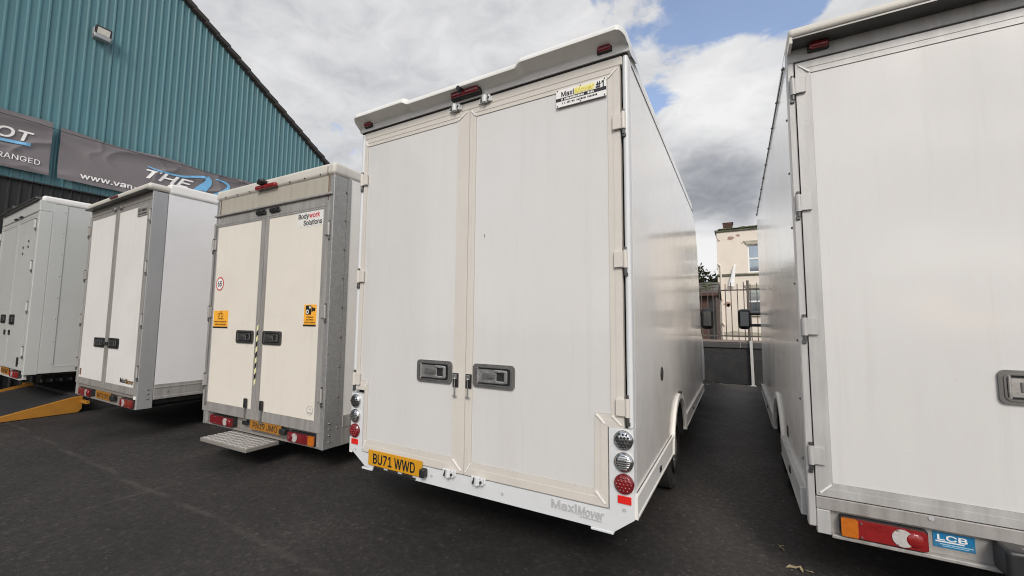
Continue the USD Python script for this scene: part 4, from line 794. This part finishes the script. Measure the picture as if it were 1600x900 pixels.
def cloth(y0, y1, z0, z1, sag=.03):
    ny, nz = int((y1 - y0) / .03), int((z1 - z0) / .03)
    Y, Z = np.meshgrid(np.linspace(0, 1, ny), np.linspace(0, 1, nz), indexing='ij')
    yy = y0 + (y1 - y0) * Y; zz = z0 + (z1 - z0) * Z - sag * np.sin(Y * math.pi * 3) ** 2 * Z
    V = np.stack([XW + .062 + ripple(yy, zz), yy, zz], -1).reshape(-1, 3); F = []
    I = np.arange(ny * nz).reshape(ny, nz)
    a, b_, c, d = I[:-1, :-1].ravel(), I[1:, :-1].ravel(), I[1:, 1:].ravel(), I[:-1, 1:].ravel()
    return trimesh.Trimesh(V, np.vstack([np.stack([a, b_, c], 1), np.stack([a, c, d], 1)]), process=False)
def ribbon(pts, w0, w1):
    """Curved band on a banner; pts: (y, z) centre line."""
    from scipy.interpolate import CubicSpline
    pts = np.array(pts, float); t = np.linspace(0, 1, len(pts)); cs = CubicSpline(t, pts); u = np.linspace(0, 1, 60); c = cs(u); d = cs(u, 1); d /= np.linalg.norm(d, axis=1, keepdims=True); nrm = np.stack([-d[:, 1], d[:, 0]], 1)
    w = (w0 + (w1 - w0) * u)[:, None] / 2; A, B = c + nrm * w, c - nrm * w
    return strip(A, B)
def strip(A, B):
    n = len(A); P2 = np.vstack([A, B]); F = []
    for i in range(n - 1): F += [(i, n + i, n + i + 1), (i, n + i + 1, i + 1)]
    V = np.stack([XW + .080 + ripple(P2[:, 0], P2[:, 1]), P2[:, 0], P2[:, 1]], 1)
    m = trimesh.Trimesh(V, F, process=False)
    if m.face_normals[:, 0].mean() < 0: m.invert()
    V2 = m.vertices - [.006, 0, 0]
    return m
bn = thing('banner', 'grey banner reading OT and RANGED at the left edge of the teal wall', 'banner', (0, 0, 0))
P(bn, 'cloth', cloth(-1.6, 2.52, 4.40, 5.55, .02), 'banner_cloth', smooth=True)
P(bn, 'lettering', [wall_text('DEPOT', 1.10, 5.00, .20, 1.13, shear=.22)], 'print_white')
P(bn, 'lettering', [wall_text('FINANCE ARRANGED', .97, 4.575, .105, 1.42, bold=False)], 'print_white')
P(bn, 'swoosh', ribbon([(.8, 4.86), (1.3, 4.89), (1.7, 4.915), (2.24, 4.945)], .045, .06), 'logo_blue')
bn = thing('banner', 'longer grey banner with blue swoosh, THE and a web address behind the vans', 'banner', (0, 0, 0))
P(bn, 'cloth', cloth(2.64, 8.4, 4.39, 5.50, .06), 'banner_cloth', smooth=True)
P(bn, 'lettering', wall_text('THE', 3.98, 4.865, .215, .98, shear=.6), 'print_white')
P(bn, 'lettering', wall_text('www.van-depot', 2.98, 4.50, .115, 1.55), 'print_white')
P(bn, 'swoosh', ribbon([(4.12, 5.16), (4.5, 5.11), (4.9, 5.15), (5.2, 5.24), (5.42, 5.24)], .03, .07), 'logo_blue')
P(bn, 'swoosh', ribbon([(5.37, 5.28), (5.42, 5.14), (5.30, 4.96), (5.10, 4.68)], .13, .24), 'logo_blue')
P(bn, 'swoosh', ribbon([(5.58, 5.29), (5.88, 5.24), (5.88, 5.08), (5.62, 4.84), (5.36, 4.68)], .03, .17), 'logo_blue')
ct = thing('cable', 'thin black cable slung along the tops of both grey banners', 'cable', (0, 0, 0))
pts = [(XW + .16, y, 5.43 - .02 * math.sin((y + 2) * .9) ** 2 + (.0 if y < 2.6 else -.02)) for y in np.linspace(-4, 9, 40)]
P(ct, 'strand', [cyl(pts[i], pts[i + 1], .007, 6) for i in range(39)], 'black_plastic')

# ------------------------------------------------------------------ the far end: wall, railings, house, outbuilding, tree
YF = 11.3
w = thing('boundary_wall', 'low black-painted wall with a flat coping at the far end', 'wall', (0, YF, 0))
P(w, 'wall_face', bx(-6, 6, .0, .24, 0, .86, .01), 'black_wall')
for i in range(14):
    x0 = -6.03 + i * .862
    P(w, 'coping_stone', bx(x0, x0 + .856, -.035, .27, .862, .985 + .004 * (i % 3), .012), 'coping')
P(w, 'ledge', bx(-6, 6, .10, .36, .99, 1.045, .01), 'pink_ledge')
fe = thing('railing_fence', 'brown steel railings with upright bars on top of the black wall', 'fence', (0, YF + .13, 0))
P(fe, 'rail', bx(-6, 6, -.012, .03, 2.262, 2.292, .003), 'fence_steel'); P(fe, 'rail', bx(-6, 6, -.012, .03, 1.13, 1.165, .003), 'fence_steel')
xx = -5.9; i = 0
while xx < 6:
    h = 2.42 + .06 * rng.random(); lean = rng.normal(0, .006)
    m = bx(-.010, .010, -.032, -.013, 1.05, h, .003); m.vertices[:, 0] += lean * (m.vertices[:, 2] - 1.05); m.apply_translation((xx, 0, 0)); P(fe, 'bar', m, 'fence_steel')
    xx += .128 + .01 * rng.random(); i += 1
for x in (-3.6, .20, 3.9):
    P(fe, 'fence_post', bx(x - .028, x + .028, -.085, -.034, 1.05, 2.50, .004), 'fence_steel')
po = thing('steel_post', 'pale grey steel post leaning against the front of the black wall', 'post', (.235, YF - .10, 0))
m = bx(-.030, .030, -.03, .03, 0, 1.05, .004); m.vertices[:, 0] -= .012 * m.vertices[:, 2]; P(po, 'upright', m, 'post_grey'); P(po, 'foot', bx(-.06, .06, -.06, .06, 0, .015, .003), 'post_grey')

H = 20.0
h = thing('house', 'two-storey cream rendered house with peeling patches behind the railings', 'building', (0, H, 0))
op = [sbox(.40, 3.62, 1.32, 4.83), sbox(.33, 1.84, 1.30, 2.95)]
wall = sbox(-.77, 0, 5.2, 5.47)
for o in op: wall = wall.difference(o)
P(h, 'wall', [xz(wall, 0, .3), bx(-.77, -.5, .301, 7, 0, 5.47), bx(5.0, 5.2, .301, 7, 0, 5.47), bx(-.499, 5, 6.8, 7, 0, 5.47)], 'render_cream')
P(h, 'room', bx(-.45, 4.9, 1.2, 1.3, .1, 5.3), 'room_dark')
P(h, 'eaves_trim', bx(-.83, 5.25, -.06, .31, 5.472, 5.55, .01), 'moss_trim')
P(h, 'eaves_moss', [tm(m3.Manifold.sphere(1, 8).scale((.10 + .08 * rng.random(), .07, .035 + .04 * rng.random())).translate((x + rng.normal(0, .03), -.02 + rng.normal(0, .02), 5.58 + .02 * max(0, x)))) for x in np.linspace(-.6, 4.5, 46)], 'moss', kind='stuff')
rf = P(h, 'roof', yz(Polygon([(-.08, 5.552), (3.6, 6.25), (7.1, 5.552)]), -.85, 5.27), 'slate')
ch = P(h, 'chimney', bx(-.50, -.13, .4, 1.0, 5.50, 5.94), 'chimney_brick')
for r in range(6):
    for c in range(2):
        x0 = -.505 + c * .192 + (.0 if r % 2 == 0 else -.0); P(ch, 'brick', bx(x0 + (.004 if r % 2 else .03) * c, x0 + .184, .388, .41, 5.52 + r * .071, 5.583 + r * .071, .004), 'chimney_brick')
P(ch, 'chimney_cap', bx(-.53, -.10, .37, 1.03, 5.941, 5.965, .008), 'chimney_brick')
P(h, 'string_course', bx(-.79, 5.2, -.05, -.001, 3.50, 3.60, .012), 'moss_trim')
def patch(cx, cz, rx, rz, seed):
    gg = np.random.default_rng(seed); a = np.linspace(0, 2 * math.pi, 18, endpoint=False); r = .65 + .5 * gg.random(18)
    return xz(Polygon([(cx + rx * q * math.cos(t), cz + rz * q * math.sin(t)) for t, q in zip(a, r)]).buffer(0), -.004, -.001)
for args in ((-.22, 5.17, .15, .09, 1), (.06, 5.27, .09, .06, 2), (-.70, 5.10, .09, .03, 3), (-.73, 5.18, .03, .03, 4), (-.44, 2.30, .14, .12, 5), (-.38, 2.24, .10, .07, 6), (-.1, 1.0, .9, .14, 7), (.2, 4.92, .05, .02, 8)):
    P(h, 'bare_patch', patch(*args), 'bare_brick' if args[-1] != 7 else 'stone_sill')
for z, zt, zb, x0, x1 in ((4.98, 4.83, 3.62, .40, 1.32), (3.08, 2.95, 1.84, .33, 1.30)):
    P(h, 'lintel', xz(Polygon([(x0 - .14, z + .02), (x1 + .14, z + .02), (x1 + .02, zt + .002), (x0 - .02, zt + .002)]), -.05, -.001), 'stone_sill')
    wd = P(h, 'window', [bx(x0, x0 + .06, .06, .13, zb, zt, .006), bx(x1 - .06, x1, .06, .13, zb, zt, .006), bx(x0 + .061, x1 - .061, .06, .13, zb, zb + .06, .006), bx(x0 + .061, x1 - .061, .06, .13, zt - .06, zt, .006), bx(x0 + .061, x1 - .061, .05, .13, (zb + zt) / 2 - .035, (zb + zt) / 2 + .035, .006)], 'upvc')
    mid = (zb + zt) / 2
    P(wd, 'pane', bx(x0 + .061, x1 - .061, .09, .096, mid + .036, zt - .061), 'window_glass'); P(wd, 'pane', bx(x0 + .061, x1 - .061, .09, .096, zb + .061, mid - .036), 'window_glass')
    P(wd, 'sill', bx(x0 - .08, x1 + .08, -.08, .058, zb - .07, zb - .002, .01), 'stone_sill')
P(h, 'drainpipe', [cyl((-.64, -.05, .8), (-.64, -.05, 3.95), .032, 10), cyl((-.64, -.05, 3.95), (-.76, -.07, 4.08), .032, 10), cyl((-.70, -.07, 2.62), (-.64, -.12, 2.45), .06, 10), cyl((-.64, -.1, 1.5), (-.56, -.1, 1.38), .05, 10)], 'render_cream')
m = tm(m3.Manifold.cylinder(1.0, .115, .05, 10).scale((1, .6, .85)))
m.apply_transform(trimesh.transformations.rotation_matrix(.16, [0, 1, 0])); m.apply_translation((-.25, -.14, 3.05))
P(h, 'broken_downpipe', [m, cyl((-.12, -.1, 3.85), (-.10, -.05, 3.98), .04, 8)], 'upvc')

o = thing('outbuilding', 'dark brick outbuilding with a mossy sloping roof left of the cream house', 'building', (0, 15.0, 0))
P(o, 'wall', bx(-4.0, -.66, .1, 3.5, 0, 2.36), 'brick_red'); P(o, 'doorway', bx(-.85, -.655, .085, .3, 0, 2.30), 'black_wall')
P(o, 'roof', [yz(Polygon([(-.1, 2.40), (-.1, 2.48), (1.9, 2.98), (3.7, 2.5), (3.7, 2.4), (1.9, 2.88)]), -4.1, -.60)], 'slate')
P(o, 'fascia', bx(-4.1, -.60, -.14, -.101, 2.36, 2.47, .006), 'brick_red')
P(o, 'roof_moss', [tm(m3.Manifold.sphere(1, 8).scale((.05 + .10 * rng.random(), .06 + .08 * rng.random(), .02 + .02 * rng.random())).translate((rng.uniform(-4, -.65), yy, 2.485 + .25 * (yy + .1)))) for yy in rng.uniform(-.05, 1.8, 140)], 'moss', kind='stuff')

t = thing('tree', 'scrubby green tree rising behind the outbuilding roof', 'tree', (-2.1, 23.0, 0))
P(t, 'trunk', [cyl((0, 0, 0), (.05, .1, 1.8), .17, 10, .12)] + [cyl((.05, .1, 1.7), (math.cos(a) * 1.1, math.sin(a) * 1.1, 3.1 + .3 * math.sin(3 * a)), .09, 7, .03) for a in np.arange(7) * .9], 'twig')
cs = []
for _ in range(60):
    d = rng.normal(size=3); d /= np.linalg.norm(d); cs.append((d * [1.6, 1.3, .95] * rng.random() ** .4 + [0, 0, 3.25], .25 + .25 * rng.random()))
V, F = [], []
for c, rad in cs:
    for _ in range(150):
        p = c + rng.normal(size=3) * rad * .55; a = rng.normal(size=3); a /= np.linalg.norm(a); q = np.cross(a, rng.normal(size=3)); q /= np.linalg.norm(q); L1 = .06 + .06 * rng.random()
        n0 = len(V); V += [p - a * L1, p + q * L1 * .45, p + a * L1, p - q * L1 * .45]; F += [(n0, n0 + 1, n0 + 2), (n0, n0 + 2, n0 + 3)]
P(t, 'crown', trimesh.Trimesh(V, F, process=False), 'leaf', smooth=False)

# ------------------------------------------------------------------ bits on the ground
def leaf(x, y, s, a, label, parts=3):
    t = thing('dry_leaf', label, 'leaf', (x, y, .004), a)
    ms = []
    for k in range(parts):
        q = [(-s, 0, .0), (-.4 * s, .28 * s, .012), (.3 * s, .22 * s, .006), (s, 0, .014), (.2 * s, -.25 * s, .004), (-.5 * s, -.2 * s, .010)]
        m = trimesh.Trimesh(np.array(q) * (1 - .25 * k), [(0, 5, 4), (0, 4, 1), (1, 4, 2), (2, 4, 3)], process=False); m.apply_transform(trimesh.transformations.rotation_matrix(k * 1.3, [0, 0, 1])); m.apply_translation((k * s * .7, -k * s * .5, .004 * k)); ms.append(m)
    P(t, 'blade', ms, 'dry_leaf', smooth=False)
leaf(.235, 3.06, .045, .4, 'larger pale dry leaf scrap on the asphalt near the right-hand van')
leaf(.19, 3.27, .03, 2.1, 'small pale dry leaf scrap just behind the larger one on the asphalt', 2)
gv = []
for _ in range(110):
    x, yy = rng.uniform(-7, 1), rng.uniform(.9, 4.2); gv.append(tm(m3.Manifold.sphere(rng.uniform(.0015, .004), 6).scale((1.3, 1, .7)).translate((x, yy, .002))))
for _ in range(90):
    gv.append(tm(m3.Manifold.sphere(rng.uniform(.005, .014), 6).scale((1.5, 1, .6)).translate((rng.uniform(-2, 1.4), YF - abs(rng.normal(0, .18)), .004))))
tag(P(None, 'grit', gv, 'grit_stone', smooth=False), 'fine grit and leaf litter scattered over the asphalt', 'grit', kind='stuff')
